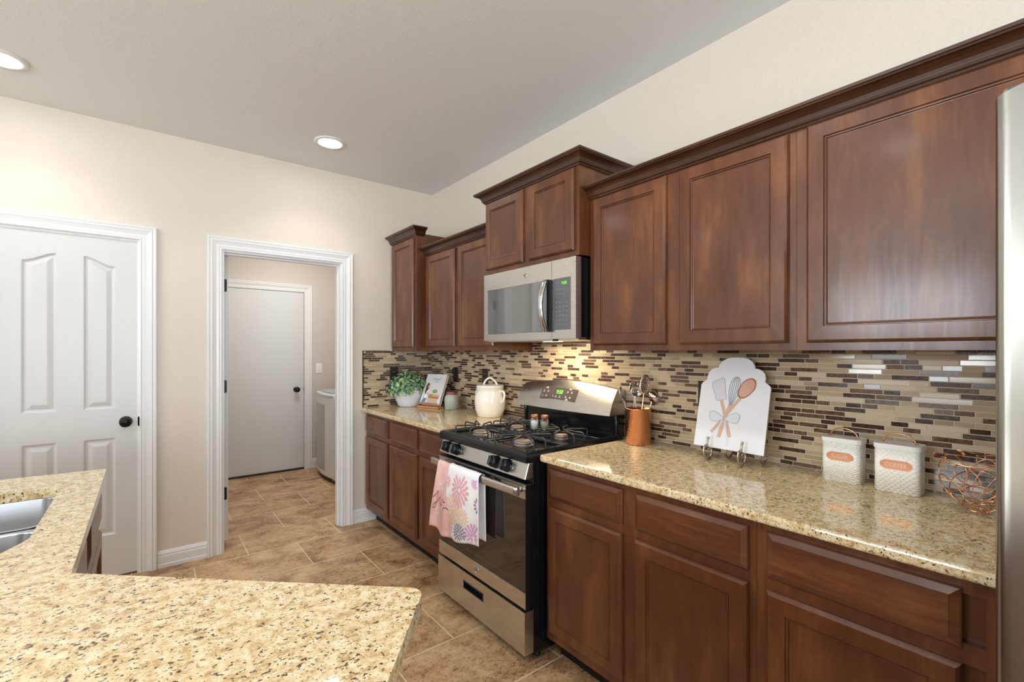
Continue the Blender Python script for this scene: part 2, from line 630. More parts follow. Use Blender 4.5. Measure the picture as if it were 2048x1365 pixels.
def parent_world(o):
    v = Vector(o.location)
    if o.parent is not None:
        # children built in world space keep location 0 with an inverse offset
        v = parent_world(o.parent) + v + Vector(o.matrix_parent_inverse.translation)
    return v


def tag(o, label, cat, group=None, kind=None):
    o['label'] = label
    o['category'] = cat
    if group:
        o['group'] = group
    if kind:
        o['kind'] = kind
    return o


def struct(o, label=None):
    o['kind'] = 'structure'
    if label:
        o['label'] = label
    return o


def thing(name, loc, label, cat, group=None):
    o = bpy.data.objects.new(name, None)
    o.empty_display_size = 0.05
    o.location = loc
    COL.objects.link(o)
    return tag(o, label, cat, group)


_tc = {}


def text_polys(txt, size=1.0, bold=0.0):
    key = (txt, size, bold)
    if key in _tc:
        return _tc[key]
    cu = bpy.data.curves.new('t', 'FONT')
    cu.body = txt
    cu.size = size
    cu.align_x = 'CENTER'
    cu.align_y = 'CENTER'
    cu.offset = bold
    cu.resolution_u = 3
    o = bpy.data.objects.new('t', cu)
    COL.objects.link(o)
    bpy.context.view_layer.update()
    dg = bpy.context.evaluated_depsgraph_get()
    me = bpy.data.meshes.new_from_object(o.evaluated_get(dg))
    vs = [(v.co.x, v.co.y) for v in me.vertices]
    fs = [tuple(p.vertices) for p in me.polygons]
    bpy.data.objects.remove(o)
    bpy.data.curves.remove(cu)
    bpy.data.meshes.remove(me)
    _tc[key] = (vs, fs)
    return vs, fs


def add_text(mb, txt, size, f, ca, cb, c, m=0, bold=0.0, sxy=(1, 1)):
    vs, fs = text_polys(txt, size, bold)
    mb.add([f(ca + x * sxy[0], cb + y * sxy[1], c) for x, y in vs], fs, m)


def ribbon(mb, pts, w, f, c, m=0):
    """flat stroke along 2D pts mapped by f"""
    P = [Vector(p) for p in pts]
    n = len(P)
    o = len(mb.v)
    for i in range(n):
        d = (P[min(i + 1, n - 1)] - P[max(i - 1, 0)])
        if d.length < 1e-9:
            d = Vector((1, 0))
        d.normalize()
        nn = Vector((-d.y, d.x))
        ww = w[i] if isinstance(w, (list, tuple)) else w
        a, b = P[i] + nn * ww / 2, P[i] - nn * ww / 2
        mb.v.append(tuple(f(a.x, a.y, c)))
        mb.v.append(tuple(f(b.x, b.y, c)))
    for i in range(n - 1):
        mb.face((o + 2 * i, o + 2 * i + 1, o + 2 * i + 3, o + 2 * i + 2), m)


def smooth_pts(pts, k=6):
    out = []
    n = len(pts)
    P = [Vector(p) for p in pts]
    for i in range(n - 1):
        p0, p1, p2, p3 = P[max(i - 1, 0)], P[i], P[i + 1], P[min(i + 2, n - 1)]
        for j in range(k):
            t_ = j / k
            out.append(0.5 * ((2 * p1) + (p2 - p0) * t_ + (2 * p0 - 5 * p1 + 4 * p2 - p3) * t_ ** 2 + (3 * p1 - p0 - 3 * p2 + p3) * t_ ** 3))
    out.append(P[-1])
    return out


def poly_flat(mb, pts, f, c, m=0):
    o = len(mb.v)
    mb.v += [tuple(f(p[0], p[1], c)) for p in pts]
    mb.face([o + i for i in range(len(pts))], m)


# frames: range wall faces -x; a = distance from the corner along the wall, b = height, c = out from plane x0
def wallf(x0):
    return lambda a, b, c: (x0 - c, -a, b)


# back wall faces -y ; a = x, b = z, c = out (towards -y)
def backf(y0):
    return lambda a, b, c: (a, y0 - c, b)


CEIL = 2.743
LX, RX0, NY = -6.2, 0.0, -7.5      # far-left wall, range wall, near wall
LYB = 2.07                          # laundry back wall
LRX = 0.32                          # laundry right wall
LLX = -1.85                         # laundry left wall
WT = 0.115

# ------------------------------------------------------------------ room shell
mb = MB()
mb.box((LX - 0.15, NY - 0.15, -0.05), (LRX + 0.15, LYB + 0.15, 0))
struct(mb.build('floor', M['floor']), 'tan travertine tile floor laid in running bond')
mb = MB()
mb.box((LX - 0.15, NY - 0.15, CEIL), (LRX + 0.15, LYB + 0.15, CEIL + 0.05))
struct(mb.build('ceiling', M['ceil']), 'flat textured grey-white ceiling')
mb = MB()
mb.box((0, NY, 0), (0.12, 0.0, CEIL))
struct(mb.build('wall_right', M['wall']), 'beige textured wall behind the range and cabinets')
# back wall with two openings
O1 = (-2.645, -2.022, 2.05)        # pantry door opening
O2 = (-1.587, -0.792, 2.05)        # laundry opening
mb = MB()
for x0, x1, z0 in ((LX, O1[0], 0), (O1[1], O2[0], 0), (O2[1], LRX, 0), (O1[0], O1[1], O1[2]), (O2[0], O2[1], O2[2])):
    mb.box((x0, 0, z0), (x1, WT, CEIL))
struct(mb.build('wall_back', M['wall']), 'beige textured wall with the two white doorways')
mb = MB()
mb.box((LX - 0.12, NY, 0), (LX, 0.12, 1.42))
mb.box((LX - 0.12, NY, 2.4), (LX, 0.12, CEIL))
for y0, y1 in ((NY, -5.95), (-4.25, -2.85), (-1.25, 0.12)):
    mb.box((LX - 0.12, y0, 1.42), (LX, y1, 2.4))
struct(mb.build('wall_left', M['wall']))
mb = MB()
mb.box((LX, NY - 0.12, 0), (-4.1, NY, CEIL))
mb.box((-1.1, NY - 0.12, 0), (0.12, NY, CEIL))
mb.box((-4.1, NY - 0.12, 0), (-1.1, NY, 0.4))
mb.box((-4.1, NY - 0.12, 2.45), (-1.1, NY, CEIL))
struct(mb.build('wall_front', M['wall']))


def window(name, f, a0, a1, b0, b1, nx, ny):
    mb = MB()
    w = 0.05
    mb.fbox(f, a0, a1, b0, b0 + w, -0.05, 0.02)
    mb.fbox(f, a0, a1, b1 - w, b1, -0.05, 0.02)
    mb.fbox(f, a0, a0 + w, b0, b1, -0.05, 0.02)
    mb.fbox(f, a1 - w, a1, b0, b1, -0.05, 0.02)
    for i in range(1, nx):
        x = a0 + (a1 - a0) * i / nx
        mb.fbox(f, x - 0.02, x + 0.02, b0, b1, -0.03, 0.0)
    for i in range(1, ny):
        z = b0 + (b1 - b0) * i / ny
        mb.fbox(f, a0, a1, z - 0.02, z + 0.02, -0.03, 0.0)
    struct(mb.build(name, M['trimw']))


window('window_1', lambda a, b, c: (LX + c, a, b), -5.95, -4.25, 1.42, 2.4, 2, 1)
window('window_2', lambda a, b, c: (LX + c, a, b), -2.85, -1.25, 1.42, 2.4, 2, 1)
window('window_3', lambda a, b, c: (a, NY + c, b), -4.1, -1.1, 0.4, 2.45, 3, 2)

# laundry room walls and pantry box
mb = MB()
GD = (-1.375, -0.548, 2.045)       # garage-door opening in laundry back wall
mb.box((LLX - 0.1, LYB, 0), (GD[0], LYB + 0.12, CEIL))
mb.box((GD[1], LYB, 0), (LRX + 0.1, LYB + 0.12, CEIL))
mb.box((GD[0], LYB, GD[2]), (GD[1], LYB + 0.12, CEIL))
struct(mb.build('wall_laundry_back', M['wall2']), 'pinkish beige laundry room wall seen through the doorway')
mb = MB()
mb.box((LRX, WT, 0), (LRX + 0.1, LYB, CEIL))
struct(mb.build('wall_laundry_right', M['wall2']))
mb = MB()
mb.box((LLX - 0.1, WT, 0), (LLX, LYB, CEIL))
struct(mb.build('wall_laundry_left', M['wall2']))
mb = MB()
mb.box((-2.75, 0.9, 0), (LLX - 0.1, 1.0, CEIL))
struct(mb.build('wall_pantry_back', M['wall2']))

# ------------------------------------------------------------------ casings, jambs, baseboards
CAS = [(0, 0), (0, 0.010), (0.006, 0.014), (0.012, 0.011), (0.020, 0.013), (0.034, 0.012), (0.050, 0.017), (0.060, 0.021), (0.066, 0.018), (0.078, 0.022), (0.084, 0.020), (0.086, 0.0)]


def casing(name, x0, x1, H, y0, label=None):
    mb = MB()
    mb.moulding([(x0, 0.0), (x0, H), (x1, H), (x1, 0.0)], CAS, backf(y0), side=-1)
    return struct(mb.build(name, M['trimw']), label)


casing('trim_2', O1[0], O1[1], O1[2], 0.0, 'white moulded casing around the pantry door')
casing('trim_3', O2[0], O2[1], O2[2], 0.0, 'white moulded casing around the laundry doorway')
casing('trim_4', GD[0], GD[1], GD[2], LYB, 'white casing around the flush door in the laundry')
# jamb linings
mb = MB()
for o_, y1 in ((O2, WT), (O1, WT)):
    mb.box((o_[0] - 0.001, 0, 0), (o_[0] + 0.012, y1, o_[2]))
    mb.box((o_[1] - 0.012, 0, 0), (o_[1] + 0.001, y1, o_[2]))
    mb.box((o_[0] + 0.0122, 0.0005, o_[2] - 0.012), (o_[1] - 0.0122, y1 - 0.0005, o_[2] + 0.001))
# door stop on the laundry jamb
mb.box((O2[1] - 0.024, 0.035, 0), (O2[1] - 0.012, 0.075, O2[2] - 0.012))
mb.box((O2[0] + 0.0125, 0.0355, O2[2] - 0.024), (O2[1] - 0.0245, 0.0745, O2[2] - 0.0122))
struct(mb.build('trim_5', M['trimw']), 'white jamb lining inside the laundry doorway')

BASE = [(0, 0), (0.014, 0.0), (0.014, 0.020), (0.011, 0.024), (0.012, 0.070), (0.009, 0.078), (0.011, 0.084), (0.008, 0.094), (0.004, 0.104), (0, 0.106)]


def baseboard(name, pts, side, label=None):
    mb = MB()
    mb.moulding(pts, BASE, lambda a, b, h: (a, b, h), side=side)
    return struct(mb.build(name, M['trimw']), label)


baseboard('baseboard_back', [(O1[1] + 0.086, 0), (O2[0] - 0.086, 0)], 1, 'white baseboard between the two doorways')
baseboard('baseboard_back_corner', [(O2[1] + 0.086, 0), (-0.518, 0.0)], 1, 'short white baseboard beside the base cabinets')
baseboard('baseboard_laundry', [(GD[1] + 0.086, LYB), (LRX, LYB)], 1)
baseboard('baseboard_left', [(LX, 0), (O1[0] - 0.086, 0)], 1)

# ------------------------------------------------------------------ pantry door (moulded arch-top four panel)


def knob(parent, f, a, b, c0, name='door_knob'):
    mb = MB()
    ax = lambda x, y, z: f(a + x, b + y, c0 + z)
    mb.lathe([(0.0, 0.0), (0.032, 0.0), (0.032, 0.004), (0.028, 0.009), (0.012, 0.012), (0.010, 0.026), (0.016, 0.032), (0.026, 0.040), (0.030, 0.050), (0.027, 0.061), (0.016, 0.068), (0.0, 0.070)], axis=ax, seg=28)
    return mb.build(name, M['bronze'], parent)


mb = MB()
DX0, DX1, DZ0, DZ1 = -2.637, -2.030, 0.012, 2.042
DCX = (DX0 + DX1) / 2
YF = 0.004


def arch_top(x):
    d = abs(x - DCX)
    u_ = min(max((d - 0.055) / (0.195 - 0.055), 0), 1)
    return 1.922 - 0.050 * (0.5 - 0.5 * math.cos(math.pi * u_))


def panel_depth(x, z):
    best = 0.0
    for sgn in (-1, 1):
        xa, xb = sorted((DCX + sgn * 0.057, DCX + sgn * 0.197))
        for z0, zt in ((1.022, 1.900), (0.266, 0.842)):
            d = min(x - xa, xb - x, z - z0, zt - z)
            if d > 0:
                if d < 0.008:
                    h = d / 0.008 * 0.009
                elif d < 0.014:
                    h = 0.009
                elif d < 0.040:
                    h = 0.009 * (1 - (d - 0.014) / 0.026) + 0.001
                else:
                    h = 0.001
                best = max(best, h)
    return best




def door_pt(u_, v_):
    x, s_2 = DX0 + (DX1 - DX0) * u_, DZ0 + (DZ1 - DZ0) * v_
    w_ = max(0.0, min((s_2 - 1.60) / 0.25, 1.0, (2.03 - s_2) / 0.10))
    return (x, YF + panel_depth(x, s_2), s_2 + w_ * (arch_top(x) - 1.900))


mb.grid(door_pt, 152, 507, smooth=False)
mb.box((DX0, YF + 0.012, DZ0), (DX1, YF + 0.036, DZ1))
for x0, x1 in ((DX0, DX0 + 0.001), (DX1 - 0.001, DX1)):
    mb.box((x0, YF, DZ0), (x1, YF + 0.03, DZ1))
mb.box((DX0, YF, DZ0), (DX1, YF + 0.03, DZ0 + 0.001))
d1 = struct(mb.build('door_1', M['doorw'], recalc=False), 'white moulded pantry door with arched upper panels and a dark knob')
knob(d1, backf(YF), -2.088, 0.937, 0.0)
mb = MB()
mb.fbox(backf(YF), -2.031, -2.023, 0.905, 0.962, -0.004, 0.004)
mb.build('strike_plate', M['bronze'], d1)

# open laundry door, edge-on, hung on the left jamb
mb = MB()
mb.box((-1.572, WT + 0.005, 0.04), (-1.537, WT + 0.765, 2.036))
d2 = struct(mb.build('door_2', M['doorw'], bevel=0.002), 'open white door seen edge-on inside the laundry doorway')
for z in (1.825, 1.118, 0.37):
    mb = MB()
    pts = []
    for cx_, cz_, a0 in ((0.020, 0.036, 0), (0.020, -0.036, -90)):
        for k in range(5):
            an = R(a0 + (90 - k * 22.5 if a0 == 0 else -k * 22.5))
            pts.append((cx_ - 0.008 + 0.008 * math.cos(an), cz_ + 0.008 * math.sin(an)))
    pts = [(0.0, 0.044)] + [(0.020 + 0.008 * math.sin(R(k * 22.5)), 0.036 + 0.008 * math.cos(R(k * 22.5))) for k in range(5)] + \
          [(0.020 + 0.008 * math.cos(R(k * 22.5)), -0.036 - 0.008 * math.sin(R(k * 22.5))) for k in range(5)] + [(0.0, -0.044)]
    mb.prism([(-1.574 + p[0], z + p[1]) for p in pts], 0.0, 0.003, backf(WT + 0.005))
    mb.tube([(-1.575, WT, z - 0.044), (-1.575, WT, z + 0.044)], 0.006)
    mb.build('hinge', M['bronze'], d2)

# flush door to the garage
mb = MB()
mb.box((GD[0] + 0.004, LYB - 0.005, 0.02), (GD[1] - 0.004, LYB + 0.035, GD[2] - 0.006))
d3 = struct(mb.build('door_3', M['doorw'], bevel=0.002), 'plain white flush door with dark knob in the laundry')
knob(d3, backf(LYB - 0.005), -0.632, 0.925, 0.0)
mb = MB()
mb.fbox(backf(LYB - 0.005), GD[0] + 0.004, GD[1] - 0.004, 0.0, 0.022, 0.0, 0.012)
mb.build('door_sweep', M['washd'], d3)
mb = MB()
mb.fbox(backf(LYB - 0.005), GD[1] - 0.006, GD[1] + 0.002, 0.90, 0.95, -0.002, 0.003)
mb.build('strike_plate', M['bronze'], d3)

# light switch
mb = MB()
f = backf(LYB)
mb.rectprof(f, -0.418, -0.345, 1.105, 1.22, [(0, 0), (0, 0.003), (0.003, 0.006)])
ls = tag(mb.build('light_switch', M['switch']), 'white rocker light switch on the laundry wall above the washer', 'light switch')
mb = MB()
mb.rectprof(f, -0.398, -0.365, 1.130, 1.195, [(0, 0.006), (0, 0.008), (0.002, 0.010)])
mb.build('rocker', M['switch'], ls)

# ------------------------------------------------------------------ backsplash mosaic (structure)
mosaic_mats = [M['grout'], M['tl_beige'], M['tl_beige2'], M['tl_cream'], M['tl_dark'], M['tl_brown']]


def mosaic(name, f, a0, a1, z0, z1, seed, label):
    rnd = random.Random(seed)
    mb = MB()
    mb.fbox(f, a0, a1, z0, z1, 0.0, 0.0065, 0)
    pitch = 0.0174
    z = z1 - 0.0005
    g = 0.0011
    while z > z0 + 0.004:
        zb = max(z - pitch, z0)
        a = a0 - rnd.random() * 0.09
        last = 0
        while a < a1:
            L = 0.0475 if rnd.random() < 0.5 else 0.097
            if rnd.random() < 0.12:
                L = 0.145
            r = rnd.random()
            mi = 1 if r < 0.25 else 2 if r < 0.38 else 3 if r < 0.48 else 4 if r < 0.77 else 5
            if mi >= 4 and L > 0.1:
                L = 0.097
            if mi >= 4 and last >= 4 and rnd.random() < 0.35:
                mi = rnd.choice((1, 2, 3))
            last = mi
            x0, x1 = max(a + g, a0 + 0.0003), min(a + L - g, a1 - 0.0003)
            if x1 - x0 > 0.004:
                j0 = rnd.gauss(0, 0.0002)
                j1 = rnd.gauss(0, 0.00028)
                j = [0.0085 + j0, 0.0085 + j0 + j1, 0.0085 - j0 + j1, 0.0085 - j0]
                q = 0.0006
                o = len(mb.v)
                za, zc = zb + g, z - g
                mb.v += [tuple(f(x0, za, 0.006)), tuple(f(x1, za, 0.006)), tuple(f(x1, zc, 0.006)), tuple(f(x0, zc, 0.006)),
                         tuple(f(x0 + q, za + q, j[0])), tuple(f(x1 - q, za + q, j[1])), tuple(f(x1 - q, zc - q, j[2])), tuple(f(x0 + q, zc - q, j[3]))]
                mb.face((o + 4, o + 5, o + 6, o + 7), mi)
                for k in range(4):
                    kk = (k + 1) % 4
                    mb.face((o + k, o + kk, o + 4 + kk, o + 4 + k), mi)
            a += L
        z -= pitch
    return struct(mb.build(name, mosaic_mats), label)


SPL_Z0, SPL_Z1 = 0.9145, 1.367
mosaic('trim_1', wallf(0.0), 0.0095, 3.60, SPL_Z0, 1.46, 11, 'glass and marble mosaic backsplash along the range wall')
mosaic('trim_6', lambda a, b, c: (-a, -c, b), 0.0095, 0.622, SPL_Z0, SPL_Z1, 23, 'short return of mosaic backsplash on the back wall')
mb = MB()
mb.box((-0.627, -0.0105, SPL_Z0), (-0.622, 0, SPL_Z1 + 0.003))
mb.box((-0.627, -0.0105, SPL_Z1), (-0.40, 0, SPL_Z1 + 0.003))
struct(mb.build('trim_7', M['bronze']), 'thin dark metal edging of the backsplash')

# ------------------------------------------------------------------ cabinets
DOORP = [(0, 0), (0, 0.009), (0.003, 0.014), (0.009, 0.0195), (0.051, 0.020), (0.0525, 0.0150), (0.0545, 0.0150), (0.0560, 0.0170), (0.0580, 0.0165), (0.0600, 0.0115), (0.0620, 0.0110)]
DRAWP = [(0, 0), (0, 0.008), (0.003, 0.011), (0.019, 0.0185), (0.0195, 0.0200), (0.024, 0.0200)]


def cab_door(parent, f, a0, a1, b0, b1, label=None, name='door'):
    mb = MB()
    mb.rectprof(f, a0, a1, b0, b1, DOORP)
    return mb.build(name, M['wood'], parent)


def cab_drawer(parent, f, a0, a1, b0, b1, name='drawer', m='woodh'):
    mb = MB()
    mb.rectprof(f, a0, a1, b0, b1, DRAWP)
    return mb.build(name, M[m], parent)


def cab_body(parent, f, a0, a1, b0, b1, depth, kick=False, openings=None):
    """carcass plus a face frame; front plane at c=0, goes back to c=-depth"""
    mb = MB()
    z0 = b0
    mb.fbox(f, a0 + 0.001, a1 - 0.001, z0 + 0.002, b1, -depth, -0.019)
    o = mb.build('carcass', M['wood'], parent)
    mb = MB()
    st = 0.040
    segs = openings or [(a0, a1)]
    xs = sorted(set([a0] + [s[1] for s in segs[:-1]] + [a1]))
    mb.fbox(f, a0, a0 + st, z0, b1, -0.019, 0)
    mb.fbox(f, a1 - st, a1, z0, b1, -0.019, 0)
    for x in xs[1:-1]:
        mb.fbox(f, x - 0.038, x + 0.038, z0, b1, -0.019, 0)
    mb.fbox(f, a0 + 0.002, a1 - 0.002, b1 - st, b1 - 0.0004, -0.0186, -0.0002)
    mb.fbox(f, a0 + 0.002, a1 - 0.002, z0 + 0.0004, z0 + st, -0.0186, -0.0002)
    if kick:
        mb.fbox(f, a0 + 0.002, a1 - 0.002, 0.690, 0.735, -0.0186, -0.0002)
    mb.build('face_frame', M['wood'], parent)
    if kick:
        mb = MB()
        mb.fbox(f, a0, a1, 0.0, 0.105, -depth + 0.06, -0.085)
        mb.build('toe_kick', M['kick'], parent)


def base_cab(a0, a1, doors, label):
    t_ = thing('base_cabinet', (-0.30, -(a0 + a1) / 2, 0), label, 'cabinet', 'brown base cabinets along the range wall')
    f = wallf(-0.600)
    mids = [(doors[i][1] + doors[i + 1][0]) / 2 for i in range(len(doors) - 1)]
    ops = []
    e = [a0] + mids + [a1]
    for i in range(len(e) - 1):
        ops.append((e[i], e[i + 1]))
    cab_body(t_, f, a0, a1, 0.105, 0.882, 0.585, True, ops)
    for d0, d1_ in doors:
        cab_drawer(t_, f, d0, d1_, 0.726, 0.856)
        cab_door(t_, f, d0, d1_, 0.145, 0.691)
    return t_


base_cab(0.020, 0.472, [(0.046, 0.458)], 'brown wooden base cabinet in the back corner next to the doorway')
base_cab(0.473, 1.362, [(0.503, 0.925), (0.968, 1.345)], 'brown two-door base cabinet left of the range')
base_cab(2.160, 3.056, [(2.184, 2.579), (2.636, 3.036)], 'brown two-door base cabinet right of the range')
base_cab(3.057, 3.566, [(3.088, 3.489)], 'brown base cabinet beside the refrigerator')

CROWN = [(0.0, 0.0), (0.007, 0.0), (0.010, 0.007), (0.015, 0.010), (0.018, 0.017), (0.019, 0.020), (0.022, 0.028), (0.029, 0.037), (0.040, 0.043), (0.049, 0.045), (0.051, 0.049), (0.055, 0.051), (0.056, 0.060), (0.0, 0.060)]


def crown(mb, path, z, side=1, dz=1.0):
    mb.moulding(path, [(d, z + h * dz) for d, h in CROWN], lambda a, b, h: (a, b, h), side=side)


def upper_cab(a0, a1, b0, b1, x0, doors, label, door_z):
    t_ = thing('wall_cabinet', (x0 / 2, -(a0 + a1) / 2, b0), label, 'cabinet', 'brown wall cabinets above the counters')
    f = wallf(x0)
    mids = [(doors[i][1] + doors[i + 1][0]) / 2 for i in range(len(doors) - 1)]
    e = [a0] + mids + [a1]
    cab_body(t_, f, a0, a1, b0, b1, -x0 - 0.0005 if b0 > 1.5 else -x0 - 0.010, False, [(e[i], e[i + 1]) for i in range(len(e) - 1)])
    for d0, d1_ in doors:
        cab_door(t_, f, d0, d1_, door_z[0], door_z[1])
    return t_


UB = 1.368
c1 = upper_cab(0.012, 0.459, UB, 2.262, -0.380, [(0.044, 0.430)], 'tall narrow wall cabinet in the corner, crowned higher than its neighbour', (1.393, 2.232))
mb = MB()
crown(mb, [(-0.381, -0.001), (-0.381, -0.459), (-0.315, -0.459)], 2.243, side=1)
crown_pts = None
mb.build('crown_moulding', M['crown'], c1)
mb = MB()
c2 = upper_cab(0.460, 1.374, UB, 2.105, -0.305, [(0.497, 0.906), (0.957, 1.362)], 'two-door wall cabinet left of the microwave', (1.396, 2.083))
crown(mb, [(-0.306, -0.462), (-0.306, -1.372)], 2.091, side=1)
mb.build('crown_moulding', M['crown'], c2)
c3 = upper_cab(1.375, 2.145, 1.822, 2.268, -0.380, [(1.392, 1.737), (1.791, 2.118)], 'short two-door cabinet mounted above the microwave', (1.846, 2.243))
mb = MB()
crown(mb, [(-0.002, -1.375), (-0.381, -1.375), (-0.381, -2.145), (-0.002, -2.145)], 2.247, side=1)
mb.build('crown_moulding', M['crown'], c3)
c4 = upper_cab(2.146, 3.051, UB, 2.105, -0.305, [(2.175, 2.568), (2.628, 3.030)], 'two-door wall cabinet right of the microwave', (1.393, 2.088))
c5 = upper_cab(3.052, 3.700, UB, 2.105, -0.305, [(3.084, 3.670)], 'wide single-door wall cabinet partly behind the refrigerator', (1.393, 2.090))
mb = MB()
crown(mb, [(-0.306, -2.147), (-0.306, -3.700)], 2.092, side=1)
tag(mb.build('crown_moulding', M['crown']), 'long shade-tinted crown moulding along the top of the right wall cabinets', 'moulding')

# ------------------------------------------------------------------ granite counters


def slab(name, pts, z0, z1, label, hole=None, cat='countertop', r=0.008):
    bm = bmesh.new()
    vs = [bm.verts.new((x, y, z1)) for x, y in pts]
    if hole:
        hv = [bm.verts.new((x, y, z1)) for x, y in hole]
        ed = [bm.edges.new((vs[i], vs[(i + 1) % len(vs)])) for i in range(len(vs))]
        ed += [bm.edges.new((hv[i], hv[(i + 1) % len(hv)])) for i in range(len(hv))]
        bmesh.ops.triangle_fill(bm, use_beauty=True, use_dissolve=False, edges=ed)
    else:
        bm.faces.new(vs)
    ext = bmesh.ops.extrude_face_region(bm, geom=list(bm.faces))
    for g in ext['geom']:
        if isinstance(g, bmesh.types.BMVert):
            g.co.z = z0
    bmesh.ops.recalc_face_normals(bm, faces=bm.faces)
    me = bpy.data.meshes.new(name)
    bm.to_mesh(me)
    bm.free()
    me.materials.append(M['granite'])
    o = bpy.data.objects.new(name, me)
    COL.objects.link(o)
    b = o.modifiers.new('bevel', 'BEVEL')
    b.width = r
    b.segments = 3
    b.limit_method = 'ANGLE'
    b.angle_limit = R(50)
    tag(o, label, cat)
    return o


def round_poly(pts, rads, k=6):
    out = []
    n = len(pts)
    for i in range(n):
        r = rads[i] if isinstance(rads, (list, tuple)) else rads
        p, a, b = Vector(pts[i]), Vector(pts[i - 1]), Vector(pts[(i + 1) % n])
        if r <= 0:
            out.append(tuple(p))
            continue
        u_ = (a - p).normalized()
        v_ = (b - p).normalized()
        ang = u_.angle(v_)
        d = r / math.tan(ang / 2)
        c = p + (u_ + v_).normalized() * (r / math.sin(ang / 2))
        s0, s1 = p + u_ * d, p + v_ * d
        a0 = math.atan2(s0.y - c.y, s0.x - c.x)
        a1 = math.atan2(s1.y - c.y, s1.x - c.x)
        da = (a1 - a0 + math.pi) % (2 * math.pi) - math.pi
        for j in range(k + 1):
            t_ = a0 + da * j / k
            out.append((c.x + r * math.cos(t_), c.y + r * math.sin(t_)))
    return out


slab('countertop', round_poly([(-0.0005, -0.0005), (-0.0005, -1.367), (-0.642, -1.367), (-0.642, -0.0005)], [0, 0, 0.012, 0.0]), 0.884, 0.914, 'speckled gold granite countertop left of the range under the potted plant')
slab('countertop', round_poly([(-0.0005, -2.153), (-0.0005, -3.568), (-0.642, -3.568), (-0.642, -2.153)], [0, 0, 0, 0.014]), 0.884, 0.914, 'speckled gold granite countertop right of the range holding the canisters')

ISL = [(-2.110, -1.312), (-2.110, -2.381), (-1.573, -2.879), (-2.25, -3.723), (-3.25, -3.30), (-3.05, -2.30), (-3.05, -1.235)]
isl = round_poly(ISL, [0.006, 0, 0.030, 0.02, 0, 0, 0])
CUT = [(-2.212, -1.535), (-2.212, -2.085), (-2.285, -2.245), (-2.60, -2.30), (-2.66, -2.24), (-2.66, -1.58), (-2.61, -1.53)]
cut = round_poly(CUT, [0.035, 0.10, 0.10, 0.06, 0.05, 0.05, 0.05])
slab('countertop', isl, 0.884, 0.914, 'bent granite island countertop in the foreground with the sink cut-out', hole=cut)

# island base
t_ = thing('base_cabinet', (-2.5, -1.8, 0), 'island base cabinet with drawers and doors under the sink counter', 'cabinet')
fi = lambda a, b, c: (-2.140 + c, -a, b)
mb = MB()


def inset_line(p, q, d):
    p, q = Vector(p), Vector(q)
    n_ = Vector((-(q - p).y, (q - p).x)).normalized() * d
    return p + n_, q + n_


def isect(l1, l2):
    (p, q), (r_, s_2) = l1, l2
    d1_, d2_ = q - p, s_2 - r_
    k = ((r_ - p).x * d2_.y - (r_ - p).y * d2_.x) / (d1_.x * d2_.y - d1_.y * d2_.x)
    return p + d1_ * k


ins = [0.028, 0.155, 0.014, 0.10, 0.05, 0.05, 0.03]
lines = []
for i in range(len(ISL)):
    a_, b_2 = ISL[i], ISL[(i + 1) % len(ISL)]
    lines.append(inset_line(a_, b_2, -ins[i]))
basep = [isect(lines[i - 1], lines[i]) for i in range(len(ISL))]
basep = [(p.x, p.y) for p in basep]
# open-topped carcass: walls only, so the sink hangs free inside
for i in range(len(basep)):
    p, q = Vector(basep[i]), Vector(basep[(i + 1) % len(basep)])
    cx_, cy_ = -2.55, -2.45
    n_ = Vector((-(q - p).y, (q - p).x)).normalized()
    mid = (p + q) / 2
    if n_.dot(Vector((cx_, cy_)) - mid) < 0:
        n_ = -n_
    w_ = n_ * 0.02
    vs = [p, q, q + w_, p + w_]
    mb.prism([(v.x, v.y) for v in vs], 0.10, 0.8835)
mb.build('carcass', M['wood'], t_)
mb = MB()
cen = Vector((-2.55, -2.45))
mb.prism([tuple(cen + (Vector(p) - cen) * 0.93) for p in basep], 0.0, 0.10)
mb.build('toe_kick', M['kick'], t_)
for a0_, a1_ in ((1.352, 1.812), (1.905, 2.335)):
    cab_drawer(t_, fi, a0_, a1_, 0.730, 0.856)
    cab_door(t_, fi, a0_, a1_, 0.145, 0.697)

# sink: two bowls hung under the slab
sk = thing('sink', (-2.43, -1.9, 0.70), 'stainless steel double-bowl undermount sink in the island counter', 'sink')


def bowl(name, poly, depth):
    mb = MB()
    cx_ = sum(p[0] for p in poly) / len(poly)
    cy_ = sum(p[1] for p in poly) / len(poly)
    rings = []
    for k_, z in ((1.045, 0.8832), (1.0, 0.8832), (0.999, 0.880), (0.975, 0.883 - depth + 0.03), (0.93, 0.883 - depth + 0.006), (0.86, 0.883 - depth), (0.12, 0.883 - depth - 0.004)):
        o = len(mb.v)
        for x, y in poly:
            if k_ > 1:
                d = Vector((x - cx_, y - cy_)).normalized() * 0.012
                mb.v.append((x + d.x, y + d.y, z))
            else:
                mb.v.append((cx_ + (x - cx_) * k_, cy_ + (y - cy_) * k_, z))
        rings.append(o)
    n = len(poly)
    for p, q in zip(rings, rings[1:]):
        for i in range(n):
            j = (i + 1) % n
            mb.face((p + i, p + j, q + j, q + i), 0, p != rings[0])
    mb.face([rings[-1] + i for i in range(n)])
    o = mb.build(name, M['steelsink'], sk, recalc=False)
    s_m = o.modifiers.new('solid', 'SOLIDIFY')
    s_m.thickness = 0.0015
    mb = MB()
    mb.lathe([(0.0, 0.0), (0.040, 0.0), (0.044, 0.003), (0.036, 0.004), (0.030, -0.002), (0.0, -0.002)], c=(cx_, cy_, 0.883 - depth + 0.0005))
    mb.build('drain', M['chrome'], o)


